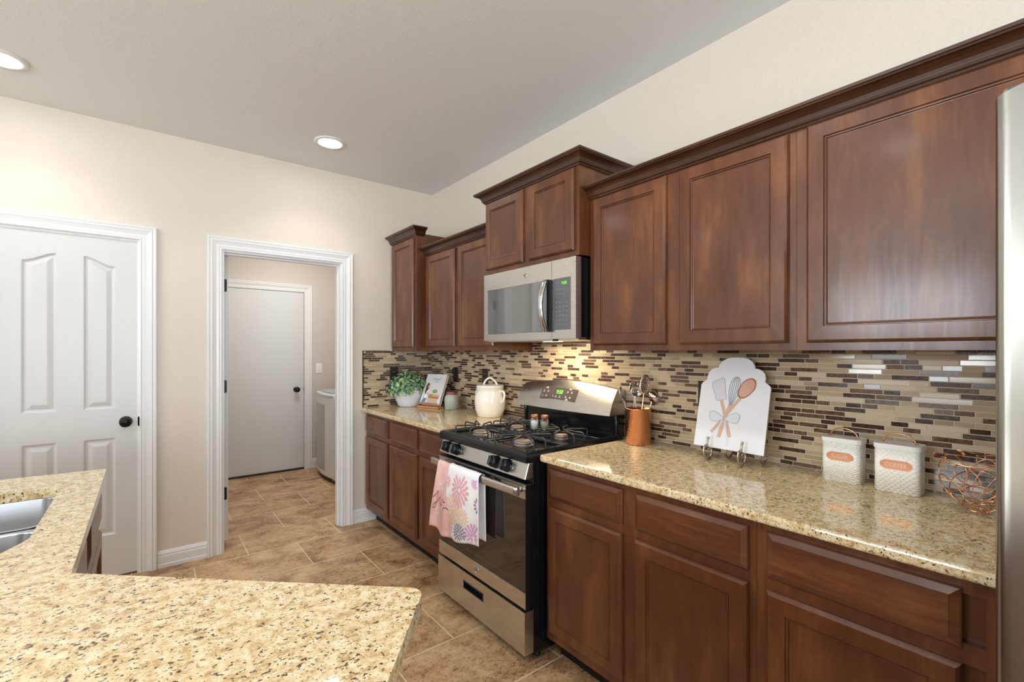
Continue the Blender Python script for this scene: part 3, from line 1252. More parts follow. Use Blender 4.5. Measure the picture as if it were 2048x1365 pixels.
bowl('bowl', round_poly([(-2.206, -1.527), (-2.206, -1.868), (-2.668, -1.868), (-2.668, -1.527)], 0.055), 0.20)
bowl('bowl', round_poly([(-2.206, -1.905), (-2.206, -2.095), (-2.285, -2.25), (-2.60, -2.305), (-2.668, -2.24), (-2.668, -1.905)], [0.055, 0.10, 0.10, 0.06, 0.05, 0.055]), 0.18)

mb = MB()
mb.box((-2.655, -1.9035, 0.868), (-2.2095, -1.8695, 0.8815))
mb.build('divider', M['steelsink'], sk, bevel=0.006, seg=3)

# ------------------------------------------------------------------ gas range
RY0, RY1 = 1.3735, 2.1315        # a-extent
RC = (RY0 + RY1) / 2
rg = thing('gas_range', (-0.35, -RC, 0), 'stainless steel and black gas range between the two granite counters', 'stove')
f = wallf(0.0)
mb = MB()
mb.fbox(f, RY0, RY1, 0.03, 0.905, 0.03, 0.655)
mb.fbox(f, RY1 - 0.004, RY1 + 0.0015, 0.06, 0.86, 0.06, 0.60)
mb.build('body', M['black'], rg, bevel=0.003)
for aa in (RY0 + 0.04, RY1 - 0.04):
    for cc in (0.10, 0.60):
        mb = MB()
        mb.lathe([(0.0, 0), (0.018, 0.0), (0.018, 0.008), (0.008, 0.012), (0.008, 0.032), (0, 0.032)], c=(-cc, -aa, 0.0), seg=14)
        mb.build('foot', M['blacksoft'], rg)
# cooktop: raised rim, recessed pan
mb = MB()
prof = [(0, 0.878), (0, 0.905), (0.004, 0.917), (0.014, 0.924), (0.040, 0.925), (0.052, 0.914), (0.058, 0.912)]
ft = lambda a, b, c: (-b, -a, c)
mb.rectprof(ft, RY0 - 0.0015, RY1 + 0.0015, 0.055, 0.697, prof)
mb.build('cooktop', M['black'], rg, bevel=0.002)
# control panel, slanted
mb = MB()
x_t, x_b, z_t, z_b = 0.676, 0.700, 0.878, 0.806
mb.add([f(RY0 + 0.004, z_t, x_t), f(RY1 - 0.004, z_t, x_t), f(RY1 - 0.004, z_b, x_b), f(RY0 + 0.004, z_b, x_b),
        f(RY0 + 0.004, z_t, 0.64), f(RY1 - 0.004, z_t, 0.64), f(RY1 - 0.004, z_b, 0.64), f(RY0 + 0.004, z_b, 0.64)],
       [(0, 1, 2, 3), (7, 6, 5, 4), (0, 4, 5, 1), (3, 2, 6, 7), (0, 3, 7, 4), (1, 5, 6, 2)])
cp = mb.build('control_panel', M['steel'], rg, bevel=0.003)
ang = math.atan2(x_b - x_t, z_t - z_b)
nx_, nz_ = math.cos(ang), math.sin(ang)      # outward normal (towards -x and up)
for a_, lab in ((1.462, 1), (1.551, 1), (1.903, 0), (1.990, 0)):
    mb = MB()
    c0 = (x_t + x_b) / 2

    def axk(x, y, z, a_=a_, c0=c0):
        # local: x along a, y up the panel, z outwards
        return f(a_ + x, 0.842 + y * nx_ + z * nz_, c0 + z * nx_ - y * nz_)
    mb.lathe([(0.0, 0.0), (0.031, 0.0), (0.031, 0.004), (0.028, 0.008), (0.027, 0.030), (0.024, 0.036), (0.0, 0.038)], axis=axk, seg=24)
    o = len(mb.v)
    vs = []
    for sx_ in (-0.0065, 0.0065):
        for y_, z_ in ((-0.026, 0.010), (0.026, 0.010), (0.022, 0.050), (-0.020, 0.050)):
            vs.append(axk(sx_, y_, z_))
    mb.add(vs, [(0, 1, 2, 3), (7, 6, 5, 4), (0, 4, 5, 1), (1, 5, 6, 2), (2, 6, 7, 3), (3, 7, 4, 0)])
    mb.build('knob', M['blacksoft'], rg, bevel=0.0025)
# oven door
mb = MB()
XD = 0.700
zt, zs, zg, zb_ = 0.783, 0.722, 0.314, 0.244
mb.fbox(f, RY0 + 0.002, RY1 - 0.002, zb_, zt, 0.659, XD - 0.004)
mb.fbox(f, RY0 + 0.002, RY1 - 0.002, zb_, zg, XD - 0.004, XD)
# top strip built around the vent slots
slots = [(1.545, 1.600), (1.625, 1.735), (1.765, 1.870), (1.895, 1.955)]
mb.fbox(f, RY0 + 0.002, RY1 - 0.002, zs, 0.746, XD - 0.004, XD)
mb.fbox(f, RY0 + 0.002, RY1 - 0.002, 0.7715, zt, XD - 0.004, XD)
mb.fbox(f, RY0 + 0.002, RY1 - 0.002, 0.7565, 0.7605, XD - 0.004, XD)
e_ = [RY0 + 0.002] + [v for s in slots for v in s] + [RY1 - 0.002]
for i in range(0, len(e_), 2):
    mb.fbox(f, e_[i], e_[i + 1], 0.746, 0.7715, XD - 0.004, XD)
od = mb.build('oven_door', M['steel'], rg, bevel=0.001)
mb = MB()
for s0, s1 in slots:
    mb.fbox(f, s0, s1, 0.746, 0.7715, XD - 0.0045, XD - 0.003)
mb.build('vent', M['blacksoft'], od)
mb = MB()
mb.fbox(f, RY0 + 0.003, RY1 - 0.003, zg, zs, XD - 0.006, XD - 0.001)
mb.build('door_glass', M['glassdark'], od)
mb = MB()
mb.fbox(f, RY1 - 0.003, RY1 + 0.001, zb_ + 0.002, zt - 0.001, 0.655, XD - 0.002)
mb.fbox(f, RY0 + 0.004, RY1 - 0.004, zt, zt + 0.006, 0.658, XD - 0.008)
mb.build('door_side', M['black'], od)
# handle bar
mb = MB()
hp = []
for k in range(25):
    t2 = k / 24
    a_ = RY0 - 0.002 + (RY1 - RY0 + 0.004) * t2
    hp.append(f(a_, 0.763, 0.742 + 0.010 * math.sin(math.pi * t2)))
o = len(mb.v)
for p in hp:
    for k in range(16):
        an = 2 * math.pi * k / 16
        ca_, sa_ = math.cos(an), math.sin(an)
        mb.v.append((p[0] - 0.0085 * math.copysign(abs(ca_) ** 0.6, ca_), p[1], p[2] + 0.0178 * math.copysign(abs(sa_) ** 0.6, sa_)))
for i in range(24):
    for k in range(16):
        kk = (k + 1) % 16
        mb.face((o + i * 16 + k, o + i * 16 + kk, o + (i + 1) * 16 + kk, o + (i + 1) * 16 + k), 0, True)
mb.face([o + k for k in range(16)])
mb.face([o + 24 * 16 + k for k in range(16)][::-1])
hd = mb.build('door_handle', M['steelp'], rg)
for a_ in (RY0 + 0.030, RY1 - 0.030):
    mb = MB()
    mb.tube([f(a_, 0.761, XD - 0.002), f(a_, 0.762, 0.738)], [0.013, 0.009], seg=12)
    mb.build('handle_post', M['chrome'], hd)
# drawer
mb = MB()
ha0, ha1, hz0, hz1 = 1.640, 1.812, 0.150, 0.184
zd0, zd1 = 0.045, 0.232
rx0, rx1 = RY0 + 0.0, RY1 - 0.0
prs = []
for (a0_, a1_, b0_, b1_) in ((rx0, rx1, zd0, hz0), (rx0, rx1, hz1, zd1), (rx0, ha0, hz0, hz1), (ha1, rx1, hz0, hz1)):
    mb.fbox(f, a0_, a1_, b0_, b1_, 0.700, 0.704)
mb.fbox(f, rx1 - 0.004, rx1, zd0, zd1, 0.655, 0.6999)
mb.fbox(f, rx0, rx0 + 0.004, zd0, zd1, 0.655, 0.6999)
mb.fbox(f, rx0 + 0.0045, rx1 - 0.0045, zd1 - 0.004, zd1 - 0.0005, 0.660, 0.6999)
dr = mb.build('drawer', M['steel'], rg)
mb = MB()
mb.fbox(f, ha0, ha1, hz0, hz1, 0.676, 0.680)
mb.fbox(f, ha0 - 0.003, ha0 + 0.003, hz0 - 0.003, hz1 + 0.003, 0.68, 0.7055)
mb.fbox(f, ha1 - 0.003, ha1 + 0.003, hz0 - 0.003, hz1 + 0.003, 0.68, 0.7055)
mb.fbox(f, ha0, ha1, hz0 - 0.003, hz0 + 0.003, 0.68, 0.7055)
mb.fbox(f, ha0, ha1, hz1 - 0.002, hz1 + 0.003, 0.68, 0.7055)
mb.build('recessed_handle', M['blacksoft'], dr)
# maker's badge
mb = MB()
axl = lambda x, y, z: f(1.752 + x, 0.280 + y, XD + z)
mb.lathe([(0, 0), (0.0175, 0.0), (0.0175, 0.002), (0.0155, 0.003), (0.0150, 0.002), (0, 0.002)], axis=axl, seg=28)
lg = mb.build('badge', M['chrome'], rg)
mb = MB()
add_text(mb, 'GE', 0.019, f, 1.752, 0.280, XD + 0.0026)
mb.build('badge_letters', M['logo'], lg)
# riser and backguard
mb = MB()
mb.fbox(f, RY0 + 0.012, RY1 - 0.012, 0.915, 1.05, 0.014, 0.075)
mb.tube([f(RY0 + 0.014, 0.918, 0.074), f(RY0 + 0.014, 1.04, 0.080)], 0.012, 10)
mb.tube([f(RY1 - 0.014, 0.918, 0.074), f(RY1 - 0.014, 1.04, 0.080)], 0.012, 10)
mb.build('riser', M['black'], rg, bevel=0.004)
mb = MB()


def bgf(u_, v_, back=False):
    # arched slanted face; u along a, v from bottom to top
    top = 1.165 + 0.030 * math.sin(math.pi * u_)
    bot = 1.036 - 0.004 * math.sin(math.pi * u_)
    wv_ = 0.012 * v_
    a_ = (RY0 - 0.001 + wv_) + (RY1 - RY0 + 0.002 - 2 * wv_) * u_
    z = bot + (top - bot) * v_
    c_ = 0.150 - 0.075 * v_ + 0.006 * math.sin(math.pi * v_)
    if back:
        c_ = 0.016
    return f(a_, z, c_)


NU, NV = 32, 8
mb.grid(lambda u_, v_: bgf(u_, v_), NU, NV)
mb.grid(lambda u_, v_: bgf(u_, v_, True), NU, NV)
mb.grid(lambda u_, v_: [p + (q - p) * v_ for p, q in zip(bgf(u_, 1), bgf(u_, 1, True))], NU, 2)
mb.grid(lambda u_, v_: [p + (q - p) * v_ for p, q in zip(bgf(u_, 0), bgf(u_, 0, True))], NU, 2)
for s in (0, 1):
    mb.grid(lambda u_, v_: [p + (q - p) * v_ for p, q in zip(bgf(s, u_), bgf(s, u_, True))], NV, 2, smooth=False)
bg = mb.build('backguard', M['steel'], rg)


def bgpt(a_, b_3, c_):
    """point on the backguard face at wall distance a_, height b_3, lifted by c_"""
    u_ = (a_ - RY0) / (RY1 - RY0)
    top = 1.165 + 0.030 * math.sin(math.pi * u_)
    bot = 1.036 - 0.004 * math.sin(math.pi * u_)
    v_ = (b_3 - bot) / (top - bot)
    cc = 0.150 - 0.075 * v_ + 0.006 * math.sin(math.pi * v_) + c_
    return f(a_, b_3 + c_ * 0.4, cc)


mb = MB()
DA0, DA1 = 1.580, 1.872
mb.grid(lambda u_, v_: bgpt(DA0 + 0.012 * (1 - v_) * 0 + (DA1 - DA0) * u_, 1.082 + 0.066 * v_ + 0.006 * math.sin(math.pi * u_), 0.0016), 16, 6)
dsp = mb.build('control_display', M['disp'], bg)
mb = MB()
add_text(mb, '9:58', 0.030, bgpt, 1.735, 1.128, 0.0028, bold=0.0006)
mb.build('clock_digits', M['led'], dsp)
mb = MB()
for a_, z_, w_ in ((1.603, 1.126, .012), (1.638, 1.127, .012), (1.600, 1.100, .008), (1.632, 1.101, .014), (1.800, 1.130, .012), (1.832, 1.129, .012), (1.690, 1.102, .006), (1.714, 1.101, .010), (1.746, 1.101, .012), (1.795, 1.102, .012), (1.828, 1.101, .012), (1.622, 1.146, .024), (1.815, 1.146, .018), (1.805, 1.088, .022)):
    ribbon(mb, [(a_ - w_ / 2, z_), (a_ + w_ / 2, z_)], 0.0032, bgpt, 0.0028)
    ribbon(mb, [(a_ - w_ / 3, z_ + 0.006), (a_ + w_ / 3, z_ + 0.006)], 0.002, bgpt, 0.0028)
mb.build('key_marks', M['key'], dsp)
# burners and grates
BP = [(0.555, 1.580, 0.046), (0.300, 1.575, 0.040), (0.555, 1.940, 0.048), (0.300, 1.940, 0.036)]
for k_, (c_, a_, r_) in enumerate(BP):
    mb = MB()
    mb.lathe([(0, 0), (r_ * 1.02, 0.0), (r_ * 1.0, 0.003), (r_ * .80, 0.004), (r_ * .76, 0.009), (r_ * .94, 0.011), (r_ * .94, 0.0175), (r_ * 0.2, 0.018), (0, 0.018)], c=(-c_, -a_, 0.9125), seg=30)
    b_o = mb.build('burner', M['burner'], rg)
    mb = MB()
    mb.lathe([(0, 0), (r_ * 0.86, 0), (r_ * 0.88, 0.002), (r_ * 0.82, 0.005), (0, 0.006)], c=(-c_, -a_, 0.9305), seg=30)
    mb.build('burner_cap', mat('burner_cap_grey', (0.24, 0.17, 0.13, 1), 0.5) if k_ == 0 else bpy.data.materials['burner_cap_grey'], b_o)
    mb = MB()
    hx, hy = 0.118, 0.160
    zl, zh = 0.921, 0.962
    rr_ = 0.0042
    fr = round_poly([(-hx, -hy), (hx, -hy), (hx, hy), (-hx, hy)], 0.02, 4)
    mb.tube([(-c_ + x, -a_ + y, zl) for x, y in fr], rr_, 6, closed=True)
    for (x0_, y0_) in ((-hx, -0.07), (-hx, 0.07), (hx, -0.07), (hx, 0.07)):
        x1_, y1_ = x0_ * 0.22, y0_ * 0.22
        mb.tube(smooth_pts([(-c_ + x0_, -a_ + y0_, zl), (-c_ + x0_, -a_ + y0_, zh - 0.012), (-c_ + x0_ * 0.93, -a_ + y0_ * 0.97, zh), (-c_ + x0_ * 0.6, -a_ + y0_ * 0.65, zh), (-c_ + x1_, -a_ + y1_, zh + 0.001)], 4), rr_, 6)
    for (x0_, y0_) in ((0, -hy), (0, hy), (-0.07, -hy), (0.07, hy)):
        mb.tube(smooth_pts([(-c_ + x0_, -a_ + y0_, zl), (-c_ + x0_, -a_ + y0_, zh - 0.012), (-c_ + x0_ * 0.97, -a_ + y0_ * 0.93, zh), (-c_ + x0_ * 0.6, -a_ + y0_ * 0.6, zh), (-c_ + x0_ * 0.1, -a_ + y0_ * 0.14, zh + 0.001)], 4), rr_, 6)
    for sx_ in (-1, 1):
        for sy_ in (-1, 1):
            mb.tube([(-c_ + sx_ * (hx - 0.012), -a_ + sy_ * (hy - 0.012), 0.9125), (-c_ + sx_ * (hx - 0.012), -a_ + sy_ * (hy - 0.012), zl)], 0.004, 6)
    mb.build('grate', M['iron'], rg)

# salt and pepper jars on the grate
for (x, y, cm, lab) in ((-0.428, -1.876, 'salt', 'small glass jar of white salt with copper lid on the stove grate'), (-0.399, -1.921, 'pepper', 'small glass jar of grey-brown pepper with copper lid beside the salt jar')):
    s = thing('spice_jar', (x, y, 0.967), lab, 'jar', 'spice jars on the stove')
    mb = MB()
    mb.lathe([(0.0, 0.0), (0.019, 0.0), (0.022, 0.004), (0.0225, 0.040), (0.021, 0.048), (0.016, 0.055), (0.016, 0.062), (0.0145, 0.062), (0.0145, 0.054), (0.0195, 0.046), (0.021, 0.038), (0.0205, 0.005), (0.0, 0.003)], c=(x, y, 0.967), seg=28)
    mb.build('glass_body', M['glass'], s)
    mb = MB()
    mb.lathe([(0, 0), (0.0195, 0.0), (0.020, 0.036 if cm == 'salt' else 0.034), (0.0, 0.042 if cm == 'salt' else 0.035)], c=(x, y, 0.9715), seg=24)
    mb.build('contents', M[cm], s)
    mb = MB()
    mb.lathe([(0, 0), (0.0175, 0.0), (0.0180, 0.002), (0.0180, 0.011), (0.016, 0.013), (0, 0.0135)], c=(x, y, 1.0275), seg=28)
    mb.build('lid', M['terra'], s)

# ------------------------------------------------------------------ towels over the oven handle


def towel_fn(a_top, a_bot, zbot, folds, amp, xo, phase=0.0):
    """a_top/a_bot: (left,right) extents; returns S(u,v,c): u across, v along: 0 back bottom .. front bottom 1"""
    def S(u_, v_, c_=0.0):
        zb = zbot(u_)
        L_front = 0.781 - zb
        L_back = 0.30
        s_tot = L_back + 0.04 + L_front
        s_ = v_ * s_tot
        aT = a_top[0] + (a_top[1] - a_top[0]) * u_
        aB = a_bot[0] + (a_bot[1] - a_bot[0]) * u_
        bow = 0.010 * math.sin(math.pi * min(max((aT - RY0) / (RY1 - RY0), 0), 1))
        xc = 0.742 + bow
        ra = 0.0125 + xo
        if s_ < L_back:
            z = 0.764 - (L_back - s_)
            x = xc - ra
            k_ = (L_back - s_) / 0.4
            nx2, nz2 = -1, 0
            x += 0.3 * amp * k_ * math.sin(folds * 2 * math.pi * u_ + phase)
            x = max(x, 0.7115)
        elif s_ < L_back + 0.04:
            an = math.pi * (s_ - L_back) / 0.04
            x = xc - ra * math.cos(an)
            z = 0.764 + (0.019 + xo) * math.sin(an)
            k_ = 0
            nx2, nz2 = -math.cos(an), math.sin(an)
        else:
            dz = s_ - L_back - 0.04
            z = 0.764 - dz * (0.764 - zb) / max(L_front - 0.017, 1e-3) if False else 0.764 - dz / L_front * (0.764 - zb)
            k_ = min(dz / 0.25, 1.0)
            x = xc + ra + 0.004 * k_
            x += amp * k_ * (0.5 + 0.5 * math.sin(folds * 2 * math.pi * u_ + phase))
            nx2, nz2 = 1, 0
        kk_ = 0 if s_ < L_back + 0.04 else min((s_ - L_back - 0.04) / L_front, 1)
        a_ = aT + (aB - aT) * kk_
        return Vector(f(a_, z + c_ * nz2, x + c_ * nx2))
    return S


def towel_front(S, zbot):
    """map (a-fraction u, height z) on the front of the towel"""
    def F(u_, z, c_):
        zb = zbot(u_)
        L_front = 0.781 - zb
        s_tot = 0.30 + 0.04 + L_front
        dz = (0.764 - z) / (0.764 - zb) * L_front
        return S(u_, (0.34 + dz) / s_tot, c_)
    return F


zb_p = lambda u_: 0.418 - 0.012 * u_ + 0.006 * math.sin(9 * u_)
S1 = towel_fn((1.470, 1.665), (1.405, 1.660), zb_p, 1.6, 0.016, 0.0, 2.0)
tw = thing('dish_towel', (-0.757, -1.55, 0.764), 'pink dish towel with white and dark lettering hanging on the oven handle', 'towel', 'dish towels on the oven handle')
mb = MB()
mb.grid(lambda u_, v_: S1(u_, v_), 40, 60)
cl = mb.build('cloth', M['pink'], tw, recalc=False)
sm_ = cl.modifiers.new('solid', 'SOLIDIFY')
sm_.thickness = 0.002
F1 = towel_front(S1, zb_p)
LW = 0.2
fa = lambda a, b, c: F1(a, b, c)
mb = MB()
vs, fs = text_polys('HO', 0.055, 0.0006)
mb.add([F1(0.36 + x * 3.6, 0.660 + y * 1.3, 0.0038) for x, y in vs], fs)
vs, fs = text_polys('HO', 0.055, 0.0)
mb.add([F1(0.34 + x * 3.6, 0.500 + y * 1.4, 0.0038) for x, y in vs], fs)
mb.build('white_lettering', M['p_white'], cl, recalc=False)
mb = MB()
s_pts = smooth_pts([(0.02, 0.580), (0.09, 0.592), (0.17, 0.612), (0.21, 0.622), (0.215, 0.608), (0.175, 0.585), (0.17, 0.560), (0.15, 0.534), (0.10, 0.524), (0.075, 0.532), (0.11, 0.548), (0.20, 0.566), (0.29, 0.592), (0.30, 0.572), (0.33, 0.556), (0.375, 0.568), (0.395, 0.592), (0.405, 0.570), (0.44, 0.556), (0.49, 0.572), (0.505, 0.594), (0.56, 0.584), (0.63, 0.586)], 5)
ribbon(mb, s_pts, 0.0045, lambda a, b, c: F1(a, b, c), 0.0035)
s_pts = smooth_pts([(0.52, 0.540), (0.60, 0.556), (0.70, 0.558), (0.80, 0.548), (0.88, 0.540), (0.84, 0.534)], 5)
ribbon(mb, s_pts, 0.004, lambda a, b, c: F1(a, b, c), 0.0035)
mb.build('script_lettering', M['p_ink'], cl, recalc=False)

zb_f = lambda u_: 0.438 - 0.012 * math.sin(math.pi * min(u_ * 1.3, 1)) + 0.034 * max(u_ - 0.45, 0)
S2 = towel_fn((1.600, 1.872), (1.548, 1.882), zb_f, 1.25, 0.020, 0.006, 3.6)
tw2 = thing('dish_towel', (-0.762, -1.74, 0.764), 'white dish towel printed with pink and peach blossoms over the oven handle', 'towel', 'dish towels on the oven handle')
mb = MB()
mb.grid(lambda u_, v_: S2(u_, v_), 40, 60)
cl2 = mb.build('cloth', M['white'], tw2, recalc=False)
sm_ = cl2.modifiers.new('solid', 'SOLIDIFY')
sm_.thickness = 0.002
F2 = towel_front(S2, zb_f)
mb = MB()
pm = [M['p_pink'], M['p_pk2'], M['p_grey'], M['p_mag']]
UW = 0.30
for cu_, cz, rad, mi, rings_ in ((0.46, 0.680, 0.085, 0, 3), (0.30, 0.575, 0.080, 1, 3), (0.62, 0.560, 0.06, 1, 2), (0.12, 0.480, 0.060, 0, 3), (0.56, 0.478, 0.050, 2, 3), (0.88, 0.485, 0.065, 3, 3), (1.02, 0.64, 0.06, 2, 2), (0.02, 0.700, 0.045, 0, 2), (0.90, 0.740, 0.04, 3, 2)):
    for ring in range(rings_):
        n_ = 9 + ring * 4
        r0 = rad * (0.08 + 0.27 * ring)
        r1 = r0 + rad * 0.42
        for k in range(n_):
            an = 2 * math.pi * (k + 0.5 * ring) / n_
            wd = min(0.27 * (r1 - r0), 2.2 * (r0 + 0.25 * rad) / n_)
            pts = []
            for q in range(12):
                tq = 2 * math.pi * q / 12
                rr2 = (r0 + r1) / 2 + (r1 - r0) / 2 * 0.92 * math.cos(tq)
                ww2 = wd * math.sin(tq) * abs(math.sin(tq)) ** 0.6
                dx = rr2 * math.cos(an) - ww2 * math.sin(an)
                dz = rr2 * math.sin(an) + ww2 * math.cos(an)
                pts.append((cu_ + dx / UW, cz + dz))
            if all(0.01 < p[0] < 0.99 and zb_f(p[0]) + 0.004 < p[1] < 0.762 for p in pts):
                poly_flat(mb, pts, lambda a, b, c: F2(a, b, c), 0.0026, mi)
mb.build('blossom_print', pm, cl2, recalc=False)

# ------------------------------------------------------------------ microwave
MY0, MY1, MZ0, MZ1, MX = 1.384, 2.141, 1.426, 1.815, 0.400
mw = thing('microwave', (-0.2, -(MY0 + MY1) / 2, MZ0), 'stainless over-the-range microwave with dark window and keypad', 'microwave')
mb = MB()
mb.fbox(f, MY0 + 0.004, MY1 - 0.004, MZ0 + 0.006, MZ1, 0.010, 0.362)
bd = mb.build('body', M['black'], mw, bevel=0.003)
mb = MB()
for k in range(9):
    mb.fbox(f, MY1 - 0.0045, MY1 - 0.0035, MZ0 + 0.06 + k * 0.03, MZ0 + 0.072 + k * 0.03, 0.32, 0.335)
mb.build('side_vents', M['blacksoft'], bd)
mb = MB()
SEAM = 1.975
mb.fbox(f, MY0, SEAM - 0.001, MZ0, MZ1, 0.364, 0.392)
WA0, WA1, WZ0, WZ1 = 1.418, 1.955, 1.463, 1.722
for (a0_, a1_, b0_, b1_) in ((MY0, SEAM - 0.001, WZ1, MZ1), (MY0, SEAM - 0.001, MZ0, WZ0), (MY0, WA0, WZ0, WZ1), (WA1, SEAM - 0.001, WZ0, WZ1)):
    mb.fbox(f, a0_, a1_, b0_, b1_, 0.392, MX)
md = mb.build('door', M['steel'], mw)
mb = MB()
mb.rectprof(f, WA0, WA1, WZ0, WZ1, [(0, 0.392), (0, 0.3985), (0.002, 0.399)])
mb.build('door_window', M['mwglass'], md)
mb = MB()
a0_, a1_, b0_, b1_ = 1.985, 2.108, 1.470, 1.722
mb.fbox(f, SEAM + 0.001, MY1, MZ0, MZ1, 0.364, 0.392)
for q in ((SEAM + 0.001, MY1, b1_, MZ1), (SEAM + 0.001, MY1, MZ0, b0_), (SEAM + 0.001, a0_, b0_, b1_), (a1_, MY1, b0_, b1_)):
    mb.fbox(f, q[0], q[1], q[2], q[3], 0.392, MX)
kp = mb.build('control_panel', M['steel'], mw)
mb = MB()
mb.rectprof(f, a0_, a1_, b0_, b1_, [(0, 0.392), (0, 0.3985), (0.002, 0.399)])
kd = mb.build('keypad', M['mwpanel'], kp)
mb = MB()
add_text(mb, '9:58', 0.020, f, 2.062, 1.697, 0.3996, bold=0.0005)
mb.build('clock_digits', M['led'], kd)
mb = MB()
for r_ in range(9):
    for c_ in range(4):
        if (r_ in (2,)) or (c_ == 3 and r_ in (0, 1)):
            continue
        aa = 2.008 + c_ * 0.024
        zz = 1.668 - r_ * 0.0215
        add_text(mb, str((r_ * 3 + c_) % 10) if r_ in (3, 4, 5, 6) and c_ < 3 else '—', 0.011 if c_ < 3 else 0.012, f, aa, zz, 0.3996)
mb.build('key_marks', M['key'], kd)
mb = MB()
mb.fbox(f, MY1 - 0.003, MY1 - 0.0005, MZ0 + 0.001, MZ1 - 0.001, 0.362, 0.396)
mb.build('edge_trim', mat('mw_edge', (0.14, 0.12, 0.115, 1), 0.3, 0.7), mw)
# handle: curved vertical bar
mb = MB()
hw = 0.017
o = len(mb.v)
N_ = 20
for i in range(N_ + 1):
    t2 = i / N_
    z = 1.462 + (1.722 - 1.462) * t2
    c_ = 0.418 + 0.034 * math.sin(math.pi * t2)
    for (da, dc) in ((-hw, 0.002), (-hw * 0.5, 0.007), (hw * 0.5, 0.007), (hw, 0.002), (hw * 0.8, -0.006), (-hw * 0.8, -0.006)):
        mb.v.append(f(1.945 + da, z, c_ + dc))
for i in range(N_):
    for k in range(6):
        kk = (k + 1) % 6
        mb.face((o + i * 6 + k, o + i * 6 + kk, o + (i + 1) * 6 + kk, o + (i + 1) * 6 + k), 0 if k < 3 else 1, True)
mb.face([o + k for k in range(6)])
mb.face([o + N_ * 6 + k for k in range(6)])
hm = mb.build('door_handle', [M['chrome'], M['blacksoft']], mw)
mb = MB()
mb.fbox(f, 1.945 - 0.014, 1.945 + 0.026, 1.463, 1.486, 0.3995, 0.421)
mb.fbox(f, 1.945 - 0.014, 1.945 + 0.026, 1.698, 1.721, 0.3995, 0.421)
mb.fbox(f, 1.9635, 1.9715, 1.463, 1.721, 0.3995, 0.424)
mb.build('handle_mount', M['blacksoft'], hm)
mb = MB()
axl = lambda x, y, z: f(1.762 + x, 1.769 + y, MX + z)
mb.lathe([(0, 0), (0.0155, 0.0), (0.0155, 0.0016), (0.0145, 0.0020), (0.0135, 0.0014), (0, 0.0014)], axis=axl, seg=28)
lg = mb.build('badge', M['chrome'], mw)
mb = MB()
add_text(mb, 'GE', 0.017, f, 1.762, 1.769, MX + 0.0021, bold=0.0002)
mb.build('badge_letters', M['logo'], lg)
mb = MB()
mb.fbox(f, MY0 + 0.01, MY1 - 0.01, MZ0 - 0.006, MZ0 + 0.006, 0.02, 0.375)
bt = mb.build('underside', M['steel'], mw)
mb = MB()
mb.fbox(f, 1.70, 1.82, MZ0 - 0.0075, MZ0 - 0.006, 0.17, 0.21)
mb.build('cooktop_lamp', mat('hood_lamp', (1, .9, .7, 1), 0.5, emis=(1.0, 0.80, 0.52, 1), estr=8), bt)
mb = MB()
mb.fbox(f, 1.965, 1.990, MZ0 - 0.012, MZ0 + 0.0, 0.370, 0.385)
mb.build('latch', M['blacksoft'], mw)
area_light('cooktop_lamp_light', (-0.19, -1.78, MZ0 - 0.012), (0, 0, 0), 0.12, 0.30, 4.5, (1.0, 0.80, 0.55))

# ------------------------------------------------------------------ refrigerator
rf = thing('refrigerator', (-0.68, -4.03, 0), 'stainless steel refrigerator at the right edge of the view', 'refrigerator')
FX, FY0, FY1, FT = 0.975, 3.5765, 4.48, 1.765
mb = MB()
mb.fbox(f, FY0 + 0.008, FY1 - 0.004, 0.03, 1.745, 0.375, 0.915)
mb.fbox(f, FY0 + 0.03, FY1 - 0.03, 0.0, 0.035, 0.40, 0.88)
mb.build('body', mat('fridge_side_grey', (0.16, 0.155, 0.15, 1), 0.45, 0.2), rf, bevel=0.004)


def fridge_door(a0, a1, z0, z1, name, dome=0.0):
    mb = MB()
    NU_ = 24

    def top(u_):
        a_ = a0 + (a1 - a0) * u_
        T = (a_ - FY0) / (FY1 - FY0)
        return z1 + dome * (1 - math.exp(-max(T, 0) * 9))

    def cx(u_):
        e = min(u_, 1 - u_) * (a1 - a0)
        rr_ = 0.012
        k = 0 if e > rr_ else rr_ - math.sqrt(max(rr_ ** 2 - (rr_ - e) ** 2, 0))
        return FX - k
    us = [0, .005, .01, .018, .028, .04] + [0.06 + i * 0.044 for i in range(21)] + [.96, .972, .982, .99, .995, 1]
    o = len(mb.v)
    for u_ in us:
        a_ = a0 + (a1 - a0) * u_
        mb.v += [f(a_, z0, cx(u_)), f(a_, top(u_), cx(u_))]
    for i in range(len(us) - 1):
        p, q = o + 2 * i, o + 2 * i + 2
        mb.face((p, q, q + 1, p + 1), 0, True)
    o = len(mb.v)
    for u_ in us:
        a_ = a0 + (a1 - a0) * u_
        mb.v += [f(a_, z0, cx(u_)), f(a_, top(u_), cx(u_)), f(a_, z0, 0.918), f(a_, top(u_), 0.918)]
    for i in range(len(us) - 1):
        p, q = o + 4 * i, o + 4 * i + 4
        mb.face((p + 2, p + 3, q + 3, q + 2))
        mb.face((p + 1, q + 1, q + 3, p + 3))
        mb.face((p, p + 2, q + 2, q))
    mb.face((o, o + 1, o + 3, o + 2))
    e = o + 4 * (len(us) - 1)
    mb.face((e, e + 2, e + 3, e + 1))
    return mb.build(name, M['steelx'], rf)


